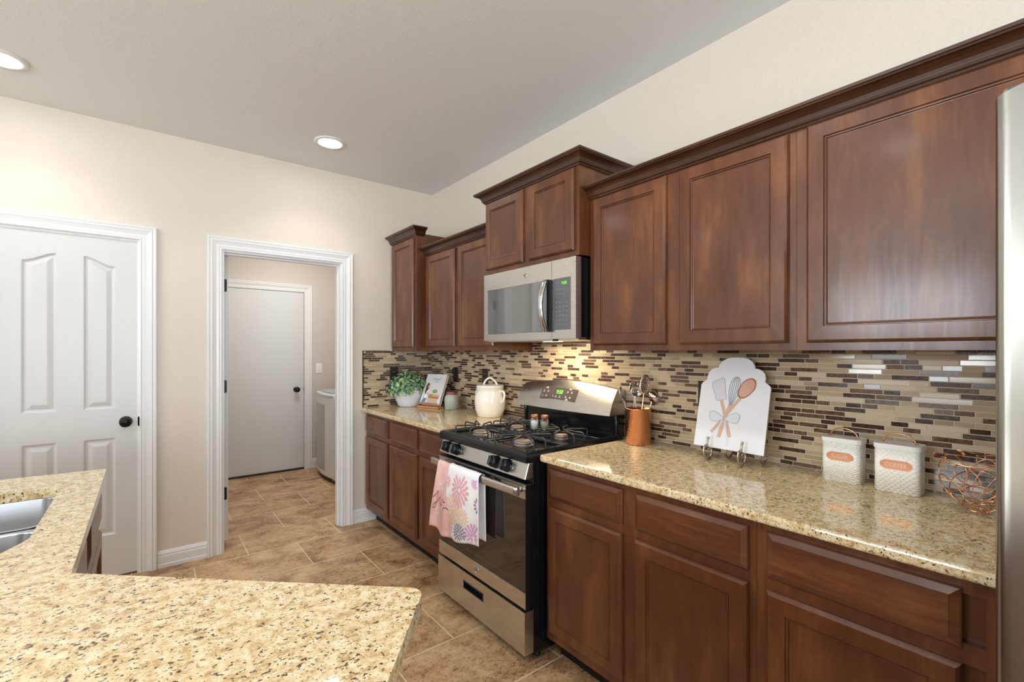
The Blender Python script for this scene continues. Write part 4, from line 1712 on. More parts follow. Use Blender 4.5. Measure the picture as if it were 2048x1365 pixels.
fd = fridge_door(FY0, (FY0 + FY1) / 2 - 0.003, 0.74, 1.752, 'door', 0.035)
fd2 = fridge_door((FY0 + FY1) / 2 + 0.003, FY1, 0.74, 1.78, 'door', 0.01)
fd3 = fridge_door(FY0, FY1, 0.06, 0.73, 'freezer_drawer', 0)
for a_, p_ in (((FY0 + FY1) / 2 - 0.05, fd), ((FY0 + FY1) / 2 + 0.05, fd2)):
    mb = MB()
    mb.tube([f(a_, 0.85, FX - 0.002), f(a_, 0.87, FX + 0.045), f(a_, 1.55, FX + 0.045), f(a_, 1.57, FX - 0.002)], 0.011, 10)
    mb.build('door_handle', M['chrome'], p_)
mb = MB()
mb.tube([f(FY0 + 0.10, 0.66, FX - 0.002), f(FY0 + 0.12, 0.66, FX + 0.045), f(FY1 - 0.12, 0.66, FX + 0.045), f(FY1 - 0.10, 0.66, FX - 0.002)], 0.011, 10)
mb.build('door_handle', M['chrome'], fd3)
mb = MB()
mb.fbox(f, FY0 + 0.004, FY0 + 0.055, 1.7455, 1.778, 0.84, 0.935)
mb.build('hinge_cover', mat('hinge_grey', (0.10, 0.11, 0.12, 1), 0.3), rf, bevel=0.006)

# ------------------------------------------------------------------ washer and dryer in the laundry
ws = thing('washing_machine', (-0.17, 1.495, 0), 'white washing machine with curved front seen through the doorway', 'washing machine')


def wfront(y0, y1, bulge, x0=-0.455):
    return [(x0 - bulge * math.sin(math.pi * (0.10 + 0.80 * k / 14)), y0 + (y1 - y0) * k / 14) for k in range(15)]


WY0, WY1 = 1.150, 1.838
pf = wfront(WY0, WY1, 0.055)
mb = MB()
mb.prism(pf + [(0.20, WY1), (0.20, WY0)], 0.045, 0.885, ms=0)
mb.build('cabinet', M['wash'], ws, bevel=0.01, angle=50)
mb = MB()
pf2 = [(x + 0.02, y) for x, y in wfront(WY0 + 0.01, WY1 - 0.005, 0.055)]
mb.prism(pf2 + [(0.18, WY1 - 0.005), (0.18, WY0 + 0.01)], 0.0, 0.045)
mb.build('plinth', M['washd'], ws)
mb = MB()
pf3 = [(x - 0.003, y) for x, y in wfront(WY0 + 0.05, WY1 - 0.01, 0.054)][0:]
mb.prism(pf3 + [(-0.40, WY1 - 0.01), (-0.40, WY0 + 0.05)], 0.10, 0.80)
mb.build('front_panel', M['washg'], ws)
mb = MB()
pf4 = wfront(WY0 - 0.004, WY1 + 0.004, 0.062)
mb.prism(pf4 + [(0.20, WY1 + 0.004), (0.20, WY0 - 0.004)], 0.885, 0.915)
tp = mb.build('top', M['wash'], ws, bevel=0.008, angle=50)
mb = MB()
mb.prism([(x + 0.035, y) for x, y in wfront(WY0 + 0.06, WY1 - 0.05, 0.05)] + [(0.02, WY1 - 0.05), (0.02, WY0 + 0.06)], 0.915, 0.935)
ld = mb.build('lid', M['washg'], ws, bevel=0.006, angle=50)
mb = MB()
mb.box((0.04, WY0 + 0.01, 0.915), (0.20, WY1 - 0.01, 1.03))
mb.build('console', M['wash'], ws, bevel=0.015)
mb = MB()
mb.tube(smooth_pts([(-0.476, WY0 + 0.022, 0.05), (-0.476, WY0 + 0.022, 0.5), (-0.476, WY0 + 0.022, 0.86), (-0.45, WY0 + 0.022, 0.912), (-0.38, WY0 + 0.022, 0.924)], 5), 0.024, 12)
mb.build('corner_trim', M['wash'], ws)
dy = thing('clothes_dryer', (-0.17, 0.74, 0), 'white clothes dryer beside the washer, mostly hidden by the doorway', 'dryer')
DY0, DY1 = 0.42, 1.105
mb = MB()
mb.prism(wfront(DY0, DY1, 0.03, -0.47) + [(0.20, DY1), (0.20, DY0)], 0.03, 0.915)
mb.build('cabinet', M['wash'], dy, bevel=0.01, angle=50)
mb = MB()
mb.prism([(x - 0.012, y) for x, y in wfront(DY0 + 0.05, DY1 - 0.03, 0.03, -0.47)] + [(-0.44, DY1 - 0.03), (-0.44, DY0 + 0.05)], 0.34, 0.84)
mb.build('door', M['washg'], dy)
mb = MB()
mb.prism([(x - 0.012, y) for x, y in wfront(DY0 + 0.02, DY1 - 0.015, 0.03, -0.47)] + [(-0.44, DY1 - 0.015), (-0.44, DY0 + 0.02)], 0.10, 0.30)
mb.build('lower_panel', M['washg'], dy)
mb = MB()
mb.box((-0.44, DY0 + 0.02, 0.0), (0.18, DY1 - 0.02, 0.03))
mb.build('plinth', M['washd'], dy)

# ------------------------------------------------------------------ ceiling downlights
for i, (x, y) in enumerate(DOWNLIGHTS):
    labs = ['round recessed ceiling light above the doorway, near the corner', 'recessed ceiling light at the left edge of the photo']
    vis = i < 2
    L_ = thing('ceiling_light', (x, y, CEIL), labs[i] if vis else 'recessed ceiling light behind the camera', 'ceiling light', 'recessed ceiling lights')
    mb = MB()
    mb.lathe([(0.070, 0.0), (0.098, 0.0), (0.098, -0.003), (0.092, -0.007), (0.074, -0.009), (0.070, -0.005)], c=(x, y, CEIL), seg=40)
    mb.lathe([(0.0, -0.0025), (0.071, -0.0025), (0.071, -0.0045), (0.0, -0.0045)], c=(x, y, CEIL), seg=40, m=1)
    # ring and lens as separate parts
    ring = MB()
    ring.lathe([(0.070, -0.0005), (0.098, -0.0005), (0.098, -0.003), (0.092, -0.007), (0.074, -0.009), (0.070, -0.005)], c=(x, y, CEIL), seg=40)
    ring.f = ring.f[:-2]
    ring.m = ring.m[:-2]
    ring.sm = ring.sm[:-2]
    ring.build('trim_ring', M['trimw'], L_)
    lens = MB()
    lens.lathe([(0.0, -0.0025), (0.0705, -0.0025), (0.0705, -0.0045), (0.0, -0.0045)], c=(x, y, CEIL), seg=40)
    lens.build('lens', M['lens'], L_)
    d = bpy.data.lights.new('downlight_beam', 'SPOT')
    d.energy = LAMP_POWER * 4 * (0.55 if y > -1 else 1.2)
    d.color = LAMP_COLOR
    d.spot_size = R(128)
    d.spot_blend = 0.55
    d.shadow_soft_size = 0.06
    o = bpy.data.objects.new('downlight_beam', d)
    o.location = (x, y, CEIL - 0.014)
    COL.objects.link(o)
area_light('laundry_fill_light', (-0.75, 1.1, CEIL - 0.02), (0, 0, 0), 0.35, 0.35, 20, (1.0, 0.96, 0.9))  # unseen fill added under the ceiling to brighten the laundry

# ------------------------------------------------------------------ outlets


def outlet(f_, ca, cb, w, h, gangs, label, plug=False):
    mb = MB()
    mb.rectprof(f_, ca - w / 2, ca + w / 2, cb - h / 2, cb + h / 2, [(0, 0.006), (0, 0.0125), (0.003, 0.0145)])
    o = tag(mb.build('power_outlet', M['outlet']), label, 'outlet', 'dark outlets on the backsplash')
    for g_ in range(gangs):
        cc = ca + (g_ - (gangs - 1) / 2) * 0.046
        mb = MB()
        for s in (-1, 1):
            pts = [(cc + 0.0165 * math.cos(R(k * 30)), cb + s * 0.0195 + 0.0135 * math.sin(R(k * 30))) for k in range(12)]
            mb.prism([(p[0], p[1]) for p in pts], 0.0145, 0.0155, f_)
        so = mb.build('socket', M['outlet2'], o)
        mb = MB()
        for s in (-1, 1):
            for d in (-0.006, 0.006):
                mb.fbox(f_, cc + d - 0.0012, cc + d + 0.0012, cb + s * 0.0195 - 0.002, cb + s * 0.0195 + 0.006, 0.0155, 0.0158)
        mb.build('slots', M['key'], so)
    if plug:
        mb = MB()
        mb.rectprof(f_, ca - 0.015, ca + 0.015, cb + 0.004, cb + 0.05, [(0, 0.0145), (0, 0.034), (0.004, 0.038)])
        mb.build('plug', M['blacksoft'], o)
    return o


outlet(wallf(0), 0.420, 1.176, 0.072, 0.116, 1, 'dark outlet with a plug in it behind the cookbook and the frosted jar', True)
outlet(wallf(0), 0.835, 1.176, 0.072, 0.116, 1, 'dark outlet on the backsplash above the cream crock')
outlet(wallf(0), 2.592, 1.172, 0.118, 0.116, 2, 'dark double outlet partly behind the white painted board')
outlet(backf(0), -0.363, 1.172, 0.072, 0.116, 1, 'dark outlet on the back wall behind the potted plant')

# ------------------------------------------------------------------ potted plant
px, py, pz = -0.296, -0.150, 0.9145
pl = thing('potted_plant', (px, py, pz), 'leafy green plant in a dotted white pot at the corner of the counter', 'plant')
mb = MB()
mb.lathe([(0, 0.0), (0.074, 0.0), (0.079, 0.004), (0.098, 0.045), (0.112, 0.085), (0.114, 0.105), (0.108, 0.125), (0.100, 0.136), (0.094, 0.136), (0.100, 0.122), (0.104, 0.10), (0.0, 0.09)], c=(px, py, pz), seg=48)
for r_ in range(9):
    z = 0.014 + r_ * 0.0135
    rad = 0.079 + (0.098 - 0.079) * min(z / 0.045, 1) if z < 0.045 else (0.098 + (0.112 - 0.098) * (z - 0.045) / 0.04 if z < 0.085 else (0.113 if z < 0.112 else 0.1085))
    for k in range(46):
        an = 2 * math.pi * (k + 0.5 * (r_ % 2)) / 46
        c_ = (px + rad * math.cos(an), py + rad * math.sin(an), pz + z)
        s = 0.0055
        o = len(mb.v)
        dirn = Vector((math.cos(an), math.sin(an), 0))
        tn = Vector((-math.sin(an), math.cos(an), 0))
        cv = Vector(c_)
        ring_ = [cv + tn * s * math.cos(R(q * 60)) + Vector((0, 0, 1)) * s * math.sin(R(q * 60)) for q in range(6)]
        mb.v += [tuple(p) for p in ring_] + [tuple(cv + dirn * 0.0035)]
        for q in range(6):
            mb.face((o + q, o + (q + 1) % 6, o + 6), 0, True)
mb.build('pot', M['potw'], pl, recalc=False)
mb = MB()
rnd = random.Random(5)
for k in range(980):
    th = rnd.uniform(0, 2 * math.pi)
    ph_ = math.acos(rnd.uniform(-0.32, 1))
    rr_ = rnd.uniform(0.55, 1.0)
    X_ = px + 0.178 * rr_ * math.sin(ph_) * math.cos(th)
    Y_ = py + 0.150 * rr_ * math.sin(ph_) * math.sin(th) - 0.0
    Z_ = pz + 0.135 + 0.145 * rr_ * math.cos(ph_)
    if math.sin(ph_) * rr_ < 0.60 and Z_ < pz + 0.13:
        Z_ = pz + 0.14
    Y_ = min(Y_, -0.022)
    if Y_ < -0.262 and X_ > -0.335:
        continue
    c_ = Vector((X_, Y_, Z_))
    n_ = Vector((math.sin(ph_) * math.cos(th), math.sin(ph_) * math.sin(th), math.cos(ph_))) + Vector((rnd.uniform(-.7, .7), rnd.uniform(-.7, .7), rnd.uniform(-.5, .9)))
    n_.normalize()
    a_ = n_.cross(Vector((rnd.uniform(-1, 1), rnd.uniform(-1, 1), rnd.uniform(-1, 1)))).normalized()
    b_ = n_.cross(a_)
    L_, W_ = rnd.uniform(0.010, 0.019), rnd.uniform(0.008, 0.014)
    o = len(mb.v)
    for q in range(8):
        an = 2 * math.pi * q / 8
        pt = c_ + a_ * L_ * math.cos(an) + b_ * W_ * math.sin(an) + n_ * 0.004 * math.cos(an) ** 2
        mb.v.append((pt.x, min(pt.y, -0.012), pt.z))
    mb.v.append(tuple(c_ - n_ * 0.002))
    mi = rnd.choices((0, 1, 2), (0.45, 0.3, 0.25))[0]
    for q in range(8):
        mb.face((o + q, o + (q + 1) % 8, o + 8), mi, True)
fo = mb.build('foliage', [M['leaf1'], M['leaf2'], M['leaf3']], pl, recalc=False)
mb = MB()
for k in range(34):
    th = rnd.uniform(0, 2 * math.pi)
    e = rnd.uniform(0.5, 0.95)
    p0 = Vector((px + 0.05 * math.cos(th), py + 0.05 * math.sin(th), pz + 0.09))
    p2 = Vector((px + 0.165 * e * math.cos(th), py + 0.125 * e * math.sin(th), pz + 0.14 + 0.09 * (1 - e) + rnd.uniform(-0.01, 0.04)))
    p1 = (p0 + p2) / 2 + Vector((0, 0, 0.05))
    mb.tube(smooth_pts([p0, p1, p2], 4), 0.0015, 5)
mb.build('stems', M['stemg'], pl)

# ------------------------------------------------------------------ cookbook on a wooden stand
# faces the room diagonally: screen-wise it spans from (838,812) to (885,821)
bx0, by0 = -0.250, -0.255
bx1, by1 = -0.180, -0.475
dirv = Vector((bx1 - bx0, by1 - by0, 0))
BW = dirv.length
dirv.normalize()
outv = Vector((dirv.y, -dirv.x, 0))          # towards the room
if outv.x > 0:
    outv = -outv
tilt = R(23)
P0 = Vector((bx0, by0, 0.915))


def bkf(a, b, c):
    """a across, b up the tilted face, c out of the face"""
    p = P0 + dirv * a + outv * (c * math.cos(tilt) - b * math.sin(tilt))
    p.z += b * math.cos(tilt) + c * math.sin(tilt)
    return p


stn = thing('book_stand', tuple(P0 + dirv * BW / 2), 'light wooden cookbook stand with a rounded back on the left counter', 'book stand')
mb = MB()
base = [P0 + dirv * 0.0 + outv * 0.035, P0 + dirv * BW + outv * 0.035, P0 + dirv * BW - outv * 0.03, P0 + dirv * 0.0 - outv * 0.03]
mb.prism([(p.x, p.y) for p in base], 0.915, 0.930)
mb.build('base', M['standwood'], stn, bevel=0.002)
mb = MB()
top = [(BW / 2 + 0.06 * math.cos(R(180 - k * 15)) * 1.0, 0.255 + 0.035 * math.sin(R(k * 15))) for k in range(13)]
mb.prism([(0.02, 0.016)] + [(0.02, 0.235)] + top + [(BW - 0.02, 0.235), (BW - 0.02, 0.016)], -0.010, -0.002, lambda a, b, c: bkf(a, b, c))
mb.build('back_rest', M['standwood'], stn)
mb = MB()
mb.prism([(0.004, 0.0165), (BW - 0.004, 0.0165), (BW - 0.004, 0.024), (0.004, 0.024)], 0.0275, 0.032, lambda a, b, c: bkf(a, b, c))
mb.build('ledge', M['standwood'], stn)

bk = thing('cookbook', tuple(bkf(BW / 2, 0.02, 0.01)), 'cookbook with a pale photo cover propped on the wooden stand', 'book')
mb = MB()
BH = 0.276
mb.fbox(bkf, 0.012, BW - 0.014, 0.0245, BH - 0.004, 0.002, 0.022)
mb.build('pages', M['bk_page'], bk)
mb = MB()
mb.fbox(bkf, 0.010, BW - 0.010, 0.022, BH, 0.022, 0.0245)
mb.fbox(bkf, 0.010, BW - 0.010, 0.022, BH, -0.0005, 0.002)
mb.fbox(bkf, 0.008, 0.012, 0.022, BH, -0.0005, 0.0245)
cv_ = mb.build('cover', M['bk_cover'], bk)
mb = MB()
cm_ = [M['bk_hair'], M['bk_skin'], M['bk_blue'], M['bk_green'], M['bk_tan'], M['bk_wood'], M['bk_ink'], M['p_white']]
cz0 = 0.0252
ell = lambda ca, cb, ra, rb, n=14: [(ca + ra * math.cos(2 * math.pi * k / n), cb + rb * math.sin(2 * math.pi * k / n)) for k in range(n)]
poly_flat(mb, [(0.012, 0.026), (0.205, 0.026), (0.205, 0.034), (0.012, 0.034)], bkf, cz0, 2)
poly_flat(mb, [(0.085, 0.036), (0.19, 0.036), (0.188, 0.072), (0.088, 0.076)], bkf, cz0, 4)
poly_flat(mb, [(0.083, 0.074), (0.197, 0.070), (0.197, 0.085), (0.083, 0.089)], bkf, cz0 + .0002, 5)
poly_flat(mb, [(0.070, 0.088), (0.199, 0.084), (0.199, 0.104), (0.080, 0.106)], bkf, cz0, 4)
poly_flat(mb, ell(0.112, 0.098, 0.024, 0.008), bkf, cz0 + .0002, 3)
poly_flat(mb, ell(0.140, 0.130, 0.026, 0.017), bkf, cz0 + .0002, 3)
poly_flat(mb, ell(0.050, 0.168, 0.018, 0.032), bkf, cz0, 0)
poly_flat(mb, ell(0.045, 0.132, 0.012, 0.030), bkf, cz0, 0)
poly_flat(mb, ell(0.060, 0.168, 0.009, 0.013), bkf, cz0 + .0002, 1)
poly_flat(mb, [(0.040, 0.070), (0.070, 0.070), (0.076, 0.125), (0.062, 0.142), (0.052, 0.125)], bkf, cz0 + .0001, 7)
poly_flat(mb, [(0.052, 0.106), (0.085, 0.100), (0.086, 0.107), (0.056, 0.116)], bkf, cz0 + .0002, 1)
poly_flat(mb, [(0.022, 0.036), (0.060, 0.036), (0.074, 0.072), (0.040, 0.076)], bkf, cz0, 2)
rb_ = smooth_pts([(0.085, 0.226), (0.098, 0.240), (0.102, 0.224), (0.112, 0.238), (0.120, 0.226), (0.128, 0.236), (0.136, 0.226), (0.146, 0.240), (0.150, 0.228), (0.162, 0.236), (0.175, 0.246)], 4)
ribbon(mb, rb_, 0.0035, bkf, cz0, 6)
rb_ = smooth_pts([(0.115, 0.206), (0.124, 0.217), (0.130, 0.205), (0.140, 0.215), (0.150, 0.207)], 4)
ribbon(mb, rb_, 0.003, bkf, cz0, 6)
mb.build('cover_picture', cm_, cv_, recalc=False)

# ------------------------------------------------------------------ frosted jar
jx, jy = -0.129, -0.549
j = thing('glass_jar', (jx, jy, 0.9145), 'frosted green glass jar with a rusty lid beside the cookbook', 'jar')
mb = MB()
mb.lathe([(0, 0.0), (0.046, 0.0), (0.053, 0.008), (0.0545, 0.085), (0.050, 0.102), (0.038, 0.112), (0.038, 0.122), (0.034, 0.122), (0.034, 0.110), (0.046, 0.098), (0.050, 0.084), (0.0485, 0.010), (0.0, 0.006)], c=(jx, jy, 0.9145), seg=40)
mb.build('glass_body', M['jar'], j)
mb = MB()
mb.lathe([(0, 0), (0.041, 0.0), (0.042, 0.003), (0.042, 0.018), (0.038, 0.021), (0, 0.0215)], c=(jx, jy, 1.0315), seg=36)
mb.build('lid', M['rust'], j)

# ------------------------------------------------------------------ cream crock
cx0, cy0, cz0_ = -0.112, -1.040, 0.9145
cr = thing('ceramic_crock', (cx0, cy0, cz0_), 'cream ceramic crock with looped lid handle left of the range', 'canister')
mb = MB()
mb.lathe([(0, 0.0), (0.079, 0.0), (0.084, 0.004), (0.098, 0.050), (0.103, 0.095), (0.102, 0.130), (0.094, 0.160), (0.088, 0.172), (0.0875, 0.186), (0.091, 0.190), (0.091, 0.196), (0.083, 0.196), (0.0825, 0.17), (0.095, 0.12), (0.0, 0.11)], c=(cx0, cy0, cz0_), seg=56, sx=1.05, sy=1.05)
mb.build('body', M['cream'], cr)
mb = MB()
mb.lathe([(0, 0.0), (0.093, 0.0), (0.0955, 0.003), (0.0955, 0.013), (0.092, 0.017), (0.060, 0.023), (0, 0.027)], c=(cx0, cy0, cz0_ + 0.197), seg=56)
lid = mb.build('lid', M['cream'], cr)
# loop handle aligned across the view
vd = Vector((0.787, -0.617, 0))
hb = Vector((cx0, cy0, cz0_ + 0.218))
mb = MB()
mb.tube(smooth_pts([hb - vd * 0.045, hb - vd * 0.035 + Vector((0, 0, 0.022)), hb - vd * 0.015 + Vector((0, 0, 0.043)), hb + vd * 0.006 + Vector((0, 0, 0.046)), hb + vd * 0.030 + Vector((0, 0, 0.028)), hb + vd * 0.050], 5), 0.0072, 12)
mb.build('lid_handle', M['cream'], lid)
for s, nm in ((1, 'ear'), (-1, 'ear')):
    mb = MB()
    hb2 = Vector((cx0, cy0, cz0_))
    fwd_ = Vector((-0.617, -0.787, 0))
    er = (vd * 0.80 + fwd_ * 0.60).normalized() * s * 1.04
    mb.tube(smooth_pts([hb2 + er * 0.088 + Vector((0, 0, 0.172)), hb2 + er * 0.108 + Vector((0, 0, 0.178)), hb2 + er * 0.121 + Vector((0, 0, 0.160)), hb2 + er * 0.119 + Vector((0, 0, 0.134)), hb2 + er * 0.112 + Vector((0, 0, 0.110)), hb2 + er * 0.101 + Vector((0, 0, 0.100))], 5), 0.0082, 12)
    mb.build('side_handle', M['cream'], cr)
mb = MB()
# faint raised word on the front is unreadable: two embossed dots rows only
for k in range(3):
    a0 = -0.03 + k * 0.02
    n_ = Vector((-0.617, -0.787, 0))
    c_ = Vector((cx0, cy0, cz0_ + 0.128)) + n_ * 0.1005 + vd * a0
    mb.lathe([(0.0, 0.0), (0.004, 0.0), (0.003, 0.0015), (0, 0.002)], axis=lambda x, y, z, c_=c_, n_=n_: tuple(c_ + vd * x + Vector((0, 0, 1)) * y + n_ * z), seg=10)
mb.build('embossing', M['cream'], cr)

# ------------------------------------------------------------------ copper utensil holder and utensils
ux, uy, uz = -0.103, -2.271, 0.9145
uh = thing('utensil_holder', (ux, uy, uz), 'hammered copper cylinder holding cooking utensils right of the range', 'utensil holder')
mb = MB()
mb.lathe([(0, 0.0), (0.060, 0.0), (0.0615, 0.003), (0.0615, 0.168), (0.0632, 0.170), (0.0632, 0.174), (0.0595, 0.174), (0.0592, 0.006), (0.0, 0.004)], c=(ux, uy, uz), seg=64)
mb.build('cylinder', M['hammer'], uh, loc=(ux, uy, uz))


rtv = Vector((0.787, -0.617, 0))
fwv = Vector((0.617, 0.787, 0))
upv = Vector((0, 0, 1))


def utensil(name, label, hx_, head_c, rx, ry, tiltdeg, m, holes=0, cup=0.0, dd=0.0, hmat=None, spin=0.0):
    """head: oval bowl centred at head_c facing the room; handle goes down into the holder"""
    t_ = thing(name, tuple(Vector((ux, uy, uz + 0.01))), label, 'utensil', 'utensils in the copper holder')
    fc = Vector(head_c)
    foot = Vector((ux, uy, uz + 0.012)) + rtv * hx_ + fwv * dd
    ax_ = (fc - foot).normalized()
    ny = (ax_ * math.cos(R(tiltdeg)) + rtv * math.sin(R(tiltdeg))).normalized()
    n0 = (-fwv).normalized()
    n0 = (n0 - ny * n0.dot(ny)).normalized()
    n0 = (Matrix.Rotation(R(spin), 3, ny) @ n0).normalized()
    nx3 = ny.cross(n0).normalized()
    mb = MB()
    NR, NA = 6, 28
    o = len(mb.v)
    for i in range(NR + 1):
        q = i / NR
        for k in range(NA):
            an = 2 * math.pi * k / NA
            p = fc + nx3 * rx * q * math.cos(an) + ny * ry * q * math.sin(an) - n0 * cup * (1 - q * q)
            mb.v.append(tuple(p))
    for i in range(NR):
        for k in range(NA):
            kk = (k + 1) % NA
            mb.face((o + i * NA + k, o + i * NA + kk, o + (i + 1) * NA + kk, o + (i + 1) * NA + k), 0, True)
    hd_ = mb.build('head', m, t_, recalc=False)
    sm = hd_.modifiers.new('solid', 'SOLIDIFY')
    sm.thickness = 0.0014
    if holes:
        mb = MB()
        for (gx, gy) in [(a - 2 + 0.5 * (b % 2), b - 2) for a in range(5) for b in range(5)]:
            X2, Y2 = gx * 0.0105, gy * 0.0105
            if (X2 / rx) ** 2 + (Y2 / ry) ** 2 > 0.55:
                continue
            q2 = (X2 / rx) ** 2 + (Y2 / ry) ** 2
            c_ = fc + nx3 * X2 + ny * Y2 - n0 * cup * (1 - q2) + n0 * 0.0026
            oo = len(mb.v)
            mb.v += [tuple(c_ + nx3 * 0.0024 * math.cos(R(k * 45)) + ny * 0.0024 * math.sin(R(k * 45))) for k in range(8)]
            mb.face([oo + k for k in range(8)])
        mb.build('holes', M['outlet2'], hd_, recalc=False)
    mb = MB()
    neck = fc - ny * ry * 0.96 - n0 * cup * 0.1
    mid = (neck + foot) / 2 - (fwv * 0.0)
    mb.tube(smooth_pts([fc - ny * ry * 0.8 - n0 * cup * 0.3, neck, neck + (foot - neck) * 0.25, neck + (foot - neck) * 0.6, foot], 4), [0.0035] * 17, 8)
    mb.build('handle', hmat or m, t_)
    return t_


utensil('serving_spoon', 'steel spoon leaning left in the copper holder beside the range', -0.035, (-0.1501, -2.2146, 1.1515), 0.019, 0.044, -6, M['chrome'], cup=0.012, dd=0.0, spin=48)
utensil('ladle', 'round steel ladle behind the small skimmer in the copper holder', -0.018, (-0.0854, -2.24, 1.1843), 0.028, 0.036, 0, M['chrome'], cup=0.016, dd=0.028)
utensil('skimmer', 'small perforated steel skimmer in front of the ladle in the copper holder', -0.004, (-0.1085, -2.2664, 1.1675), 0.028, 0.026, 15, M['chrome'], holes=1, cup=0.005, dd=-0.012)
utensil('slotted_turner', 'tall copper slotted turner rising from the copper holder', -0.010, (-0.0885, -2.3011, 1.2027), 0.025, 0.050, 0, mat('copper_steel', (0.80, 0.56, 0.42, 1), 0.22, 1.0), holes=1, cup=0.002, dd=-0.038, hmat=M['copper'])
utensil('ladle', 'wide shiny ladle leaning right in the copper holder', 0.020, (-0.0141, -2.3086, 1.1358), 0.040, 0.030, 30, M['chrome'], cup=-0.022, dd=0.015, spin=0)

# ------------------------------------------------------------------ painted board on a wire easel
BA0, BA1 = 2.588, 2.876
BZ0, BX0_, BX1_, BZ1 = 0.966, 0.142, 0.050, 1.337
bt_ang = math.atan2(BX0_ - BX1_, BZ1 - BZ0)
BL = math.hypot(BX0_ - BX1_, BZ1 - BZ0)


def brf(a, b, c):
    """a across 0..W, b up the tilted board, c out"""
    return (-(BX0_ - b * math.sin(bt_ang) + c * math.cos(bt_ang)), -(BA0 + a), BZ0 + b * math.cos(bt_ang) + c * math.sin(bt_ang))


W = BA1 - BA0
outline = [(0, 0), (W, 0)]
half = [(0.144, 0.262), (0.140, 0.270), (0.120, 0.286), (0.121, 0.300), (0.116, 0.318), (0.104, 0.332), (0.088, 0.338), (0.076, 0.339), (0.074, 0.350), (0.062, 0.368), (0.042, 0.380), (0.016, 0.384)]
outline += [(W / 2 + x, z) for x, z in half]
outline += [(W / 2 - x, z) for x, z in reversed(half)]
mb = MB()
mb.prism(outline, -0.010, 0.0, brf, 0, 1)
bo = tag(mb.build('display_board', [M['boardw'], M['boardedge']]), 'white scalloped board painted with a whisk, spatula and spoon on a wire easel', 'board')
am = [M['art_wood'], M['art_wood2'], M['art_in'], M['art_grey'], M['art_line'], M['art_rib']]
mb = MB()
cA = W / 2
KX, KY = 0.118, 0.128      # crossing/bow point


def art(x, y):
    return (x, y)


e0, e1, e2 = 0.0004, 0.0007, 0.0010
# spatula
ribbon(mb, [(0.100, 0.055 + 0.005), (0.118, 0.128), (0.102, 0.192)][::-1] if False else [(0.150, 0.052), (0.123, 0.130), (0.098, 0.200)], 0.014, brf, e0, 0)
poly_flat(mb, [(0.078, 0.196), (0.118, 0.206), (0.101, 0.292), (0.092, 0.296), (0.052, 0.274), (0.050, 0.262)], brf, e1, 3)
ribbon(mb, [(0.078, 0.196), (0.118, 0.206), (0.101, 0.292), (0.092, 0.296), (0.052, 0.274), (0.050, 0.262), (0.078, 0.196)], 0.0018, brf, e2, 4)
# spoon
ribbon(mb, [(0.070, 0.062), (0.124, 0.140), (0.176, 0.216)], 0.013, brf, e0, 0)
sp = []
for k in range(26):
    an = 2 * math.pi * k / 26
    rx_, ry_ = 0.030, 0.048
    x, y = rx_ * math.cos(an) * (1.0 if math.sin(an) > 0 else 0.94), ry_ * math.sin(an)
    r2 = R(-34)
    sp.append((0.196 + x * math.cos(r2) - y * math.sin(r2), 0.256 + x * math.sin(r2) + y * math.cos(r2)))
poly_flat(mb, sp, brf, e1, 1)
poly_flat(mb, [(0.196 + (p[0] - 0.196) * 0.84, 0.256 + (p[1] - 0.256) * 0.86) for p in sp], brf, e2, 2)
# whisk
ribbon(mb, [(0.104, 0.045), (0.116, 0.110), (0.136, 0.182)], [0.016, 0.015, 0.013], brf, e2, 0)
for w_ in (-1.0, -0.62, -0.25, 0.15, 0.5, 0.9):
    pts = []
    for k in range(15):
        t2 = k / 14
        an = math.pi * t2
        y = 0.182 + 0.120 * math.sin(an) ** 0.8
        x = 0.0 - w_ * 0.028 * math.cos(an) * (math.sin(an) ** 0.5 + 0.12) if w_ != 0 else 0
        pts.append((0.138 + x * 1.1 + (y - 0.182) * 0.12, y))
    ribbon(mb, pts, 0.0013, brf, e1, 4)
poly_flat(mb, ell(0.138, 0.184, 0.008, 0.004), brf, e2 + .0003, 4)
# bow
for s in (-1, 1):
    lp = [(0.118, 0.124), (0.118 + s * 0.020, 0.140), (0.118 + s * 0.050, 0.152), (0.118 + s * 0.064, 0.138), (0.118 + s * 0.054, 0.112), (0.118 + s * 0.025, 0.112), (0.118, 0.124)]
    sp2 = smooth_pts(lp, 4)
    poly_flat(mb, [(p.x, p.y) for p in sp2[:-1]], brf, e2 + 0.0003 * 1, 5)
    ribbon(mb, sp2, 0.0015, brf, e2 + 0.0006, 4)
ribbon(mb, smooth_pts([(0.112, 0.118), (0.095, 0.075), (0.070, 0.040), (0.050, 0.030)], 4), 0.006, brf, e2 + 0.0006, 5)
ribbon(mb, smooth_pts([(0.124, 0.118), (0.132, 0.075), (0.142, 0.030), (0.136, 0.014)], 4), 0.007, brf, e2 + 0.0006, 5)
mb.build('painting', am, bo, recalc=False)

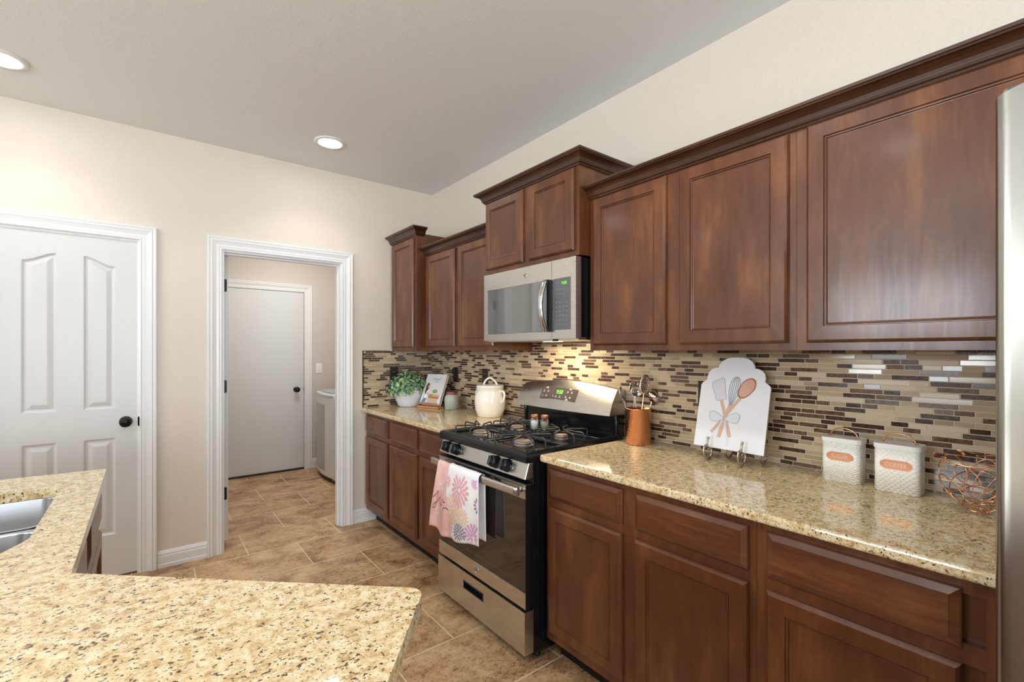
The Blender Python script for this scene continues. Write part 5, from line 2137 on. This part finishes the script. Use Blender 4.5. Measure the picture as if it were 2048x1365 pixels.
es = thing('easel', (-0.16, -2.735, 0.914), 'silver wire easel with scrolled feet carrying the painted board', 'easel')
for a_ in (2.665, 2.805):
    mb = MB()
    # front scroll: semicircle foot that curls up into a hook holding the board
    rr_ = 0.0042
    cz_ = 0.946
    pts = []
    for k in range(19):
        an = R(10 - k * 10.5)
        pts.append((-(0.162 + 0.030 * math.cos(an)) if False else 0, 0, 0))
    arc = []
    for k in range(17):
        an = R(190 + k * 10)
        arc.append((0.166 - 0.030 * math.cos(an) * -1.0 if False else 0.166 + 0.030 * math.cos(an), 0.9493 + 0.030 * math.sin(an)))
    # from the board's rear leg, under and up to the front hook
    path = [(0.135, 0.985)] + arc + [(0.197, 0.960), (0.192, 0.972), (0.180, 0.979), (0.170, 0.972), (0.170, 0.984), (0.168, 0.996), (0.163, 1.006)]
    path = [p for p in path]
    mb.tube(smooth_pts([f(a_, z_, c_) for c_, z_ in path], 3), rr_, 8)
    mb.tube([f(a_, 0.962, 0.1645), f(a_, 0.960, 0.130)], rr_ * 0.9, 8)
    mb.lathe([(0, 0), (0.005, 0.001), (0.006, 0.005), (0.004, 0.009), (0, 0.010)], c=f(a_, 1.003, 0.163), seg=10)
    mb.build('front_foot', M['nickel'], es)
    mb = MB()
    mb.tube(smooth_pts([f(a_, 0.962, 0.130), f(a_, 1.08, 0.102), f(a_, 1.20, 0.073)], 4), 0.0035, 8)
    mb.build('upright', M['nickel'], es)
mb = MB()
mb.tube([f(2.665, 1.08, 0.1015), f(2.805, 1.08, 0.1015)], 0.003, 8)
mb.build('cross_bar', M['nickel'], es)
for a_ in (2.70, 2.84):
    mb = MB()
    arc = [(0.060 + 0.026 * math.cos(R(180 + k * 12)), 0.944 + 0.026 * math.sin(R(180 + k * 12))) for k in range(16)]
    mb.tube([f(a_, z_, c_) for c_, z_ in arc] + [f(a_ - 0.02, 1.06, 0.0985)], 0.0038, 8)
    mb.build('rear_foot', M['nickel'], es)

# ------------------------------------------------------------------ canisters


def canister(a0, a1, c0, c1, h, body_m, word, label, pm):
    z0 = 0.9145
    t_ = thing('canister', (-(c0 + c1) / 2, -(a0 + a1) / 2, z0), label, 'canister', 'white canisters by the refrigerator')
    cxm, cym = -(c0 + c1) / 2, -(a0 + a1) / 2
    mb = MB()
    r = 0.017
    rp = round_poly([(-c1, -a0), (-c1, -a1), (-c0, -a1), (-c0, -a0)], r, 6)
    mb.prism(rp, z0, z0 + h, smooth_side=True)
    mb.build('body', M[body_m], t_, loc=(cxm, cym, z0))
    mb = MB()
    rp2 = round_poly([(-c1 - 0.003, -a0 + 0.003), (-c1 - 0.003, -a1 - 0.003), (-c0 + 0.003, -a1 - 0.003), (-c0 + 0.003, -a0 + 0.003)], r + 0.003, 6)
    mb.prism(rp2, z0 + h - 0.012, z0 + h + 0.004, smooth_side=False)
    l_ = mb.build('lid', M['canw'], t_, bevel=0.002)
    mb = MB()
    am_ = (a0 + a1) / 2
    cm2 = (c0 + c1) / 2
    hw_ = (a1 - a0) * 0.36
    pts = [f(am_ - hw_ * math.cos(R(k * 12)), z0 + h + 0.004 + 0.030 * math.sin(R(k * 12)), cm2) for k in range(16)]
    mb.tube(pts, 0.0021, 8)
    for s in (-1, 1):
        mb.tube([f(am_ + s * hw_, z0 + h + 0.006, cm2), f(am_ + s * (hw_ + 0.006), z0 + h + 0.0055, cm2)], 0.0028, 6)
    mb.build('lid_handle', M['copper'], l_)
    mb = MB()
    pa, pb = am_ - 0.0, z0 + h * 0.60
    hw2, hh = (a1 - a0 - 2 * r) * 0.50, 0.0145
    out_ = []
    for (sx_, sy_) in ((1, 1), (-1, 1), (-1, -1), (1, -1)):
        seq = [(1.0, 0.0), (0.97, 0.45), (0.85, 0.72), (0.74, 0.80), (0.72, 1.0)]
        seq = [(q[0] * hw2 * sx_, q[1] * hh * sy_) for q in seq]
        if sx_ * sy_ < 0:
            seq = seq[::-1]
        out_ += seq
    dd_ = []
    for p in out_:
        if not dd_ or (Vector(p) - Vector(dd_[-1])).length > 1e-5:
            dd_.append(p)
    if (Vector(dd_[0]) - Vector(dd_[-1])).length < 1e-5:
        dd_.pop()
    mb.prism([(pa + x, pb + y) for x, y in dd_], c1, c1 + 0.0016, f)
    pl_ = mb.build('name_plate', M['plate'], t_)
    mb = MB()
    add_text(mb, word, 0.0175, f, pa, pb, c1 + 0.0021, bold=0.0001, sxy=(0.92, 1.0))
    for s in (-1, 1):
        mb.lathe([(0.0, 0.0), (0.0016, 0.0), (0.0, 0.001)], axis=lambda x, y, z, s=s: f(pa + s * hw2 * 0.90 + x, pb + y, c1 + 0.0018 + z), seg=8)
    mb.build('lettering', mat('plate_letters_' + word.lower(), (0.74, 0.60, 0.50, 1), 0.3, 0.3), pl_)
    return t_


canister(3.058, 3.171, 0.030, 0.112, 0.147, 'can_scale', 'SUGAR', 'white embossed metal canister with copper SUGAR plate', None)
canister(3.211, 3.327, 0.036, 0.122, 0.150, 'can_weave', 'COFFEE', 'white woven-texture canister with copper COFFEE plate', None)

# ------------------------------------------------------------------ copper wire basket
wb = thing('wire_basket', (-0.17, -3.462, 0.9145), 'tangled copper wire bowl beside the refrigerator', 'basket')
rnd = random.Random(3)
B0 = Vector((-0.165, -3.458, 0.9175))
tl = Matrix.Rotation(R(-8), 3, 'X')


def bowlpt(th, q):
    """q 0 bottom .. 1 rim"""
    an = q * R(80)
    r = 0.094
    p = Vector((r * math.sin(an) * math.cos(th), r * math.sin(an) * math.sin(th), 0.150 * (1 - math.cos(an)) / (1 - math.cos(R(80)))))
    return B0 + p


mb = MB()
for k in range(11):
    th0 = rnd.uniform(0, 2 * math.pi)
    rad = rnd.uniform(0.30, 0.62)
    q0 = rnd.uniform(0.30, 0.78)
    el = rnd.uniform(0.6, 1.25)
    rot = rnd.uniform(0, math.pi)
    pts = []
    for i in range(40):
        an = 2 * math.pi * i / 40
        da = rad * math.cos(an)
        dq = rad * el * math.sin(an) * 0.75
        x, y = da * math.cos(rot) - dq * math.sin(rot), da * math.sin(rot) + dq * math.cos(rot)
        q = min(max(q0 + y * 0.55, 0.02), 1.08)
        pts.append(bowlpt(th0 + x / max(q, 0.35), q))
    mb.tube(pts, 0.0015, 6, closed=True)
for q in (0.98, 0.16):
    mb.tube([bowlpt(2 * math.pi * i / 40 + 0.3 * math.sin(i), q + 0.03 * math.sin(i * 0.9)) for i in range(40)], 0.002, 6, closed=True)
mb.build('wire_loops', M['copper'], wb)
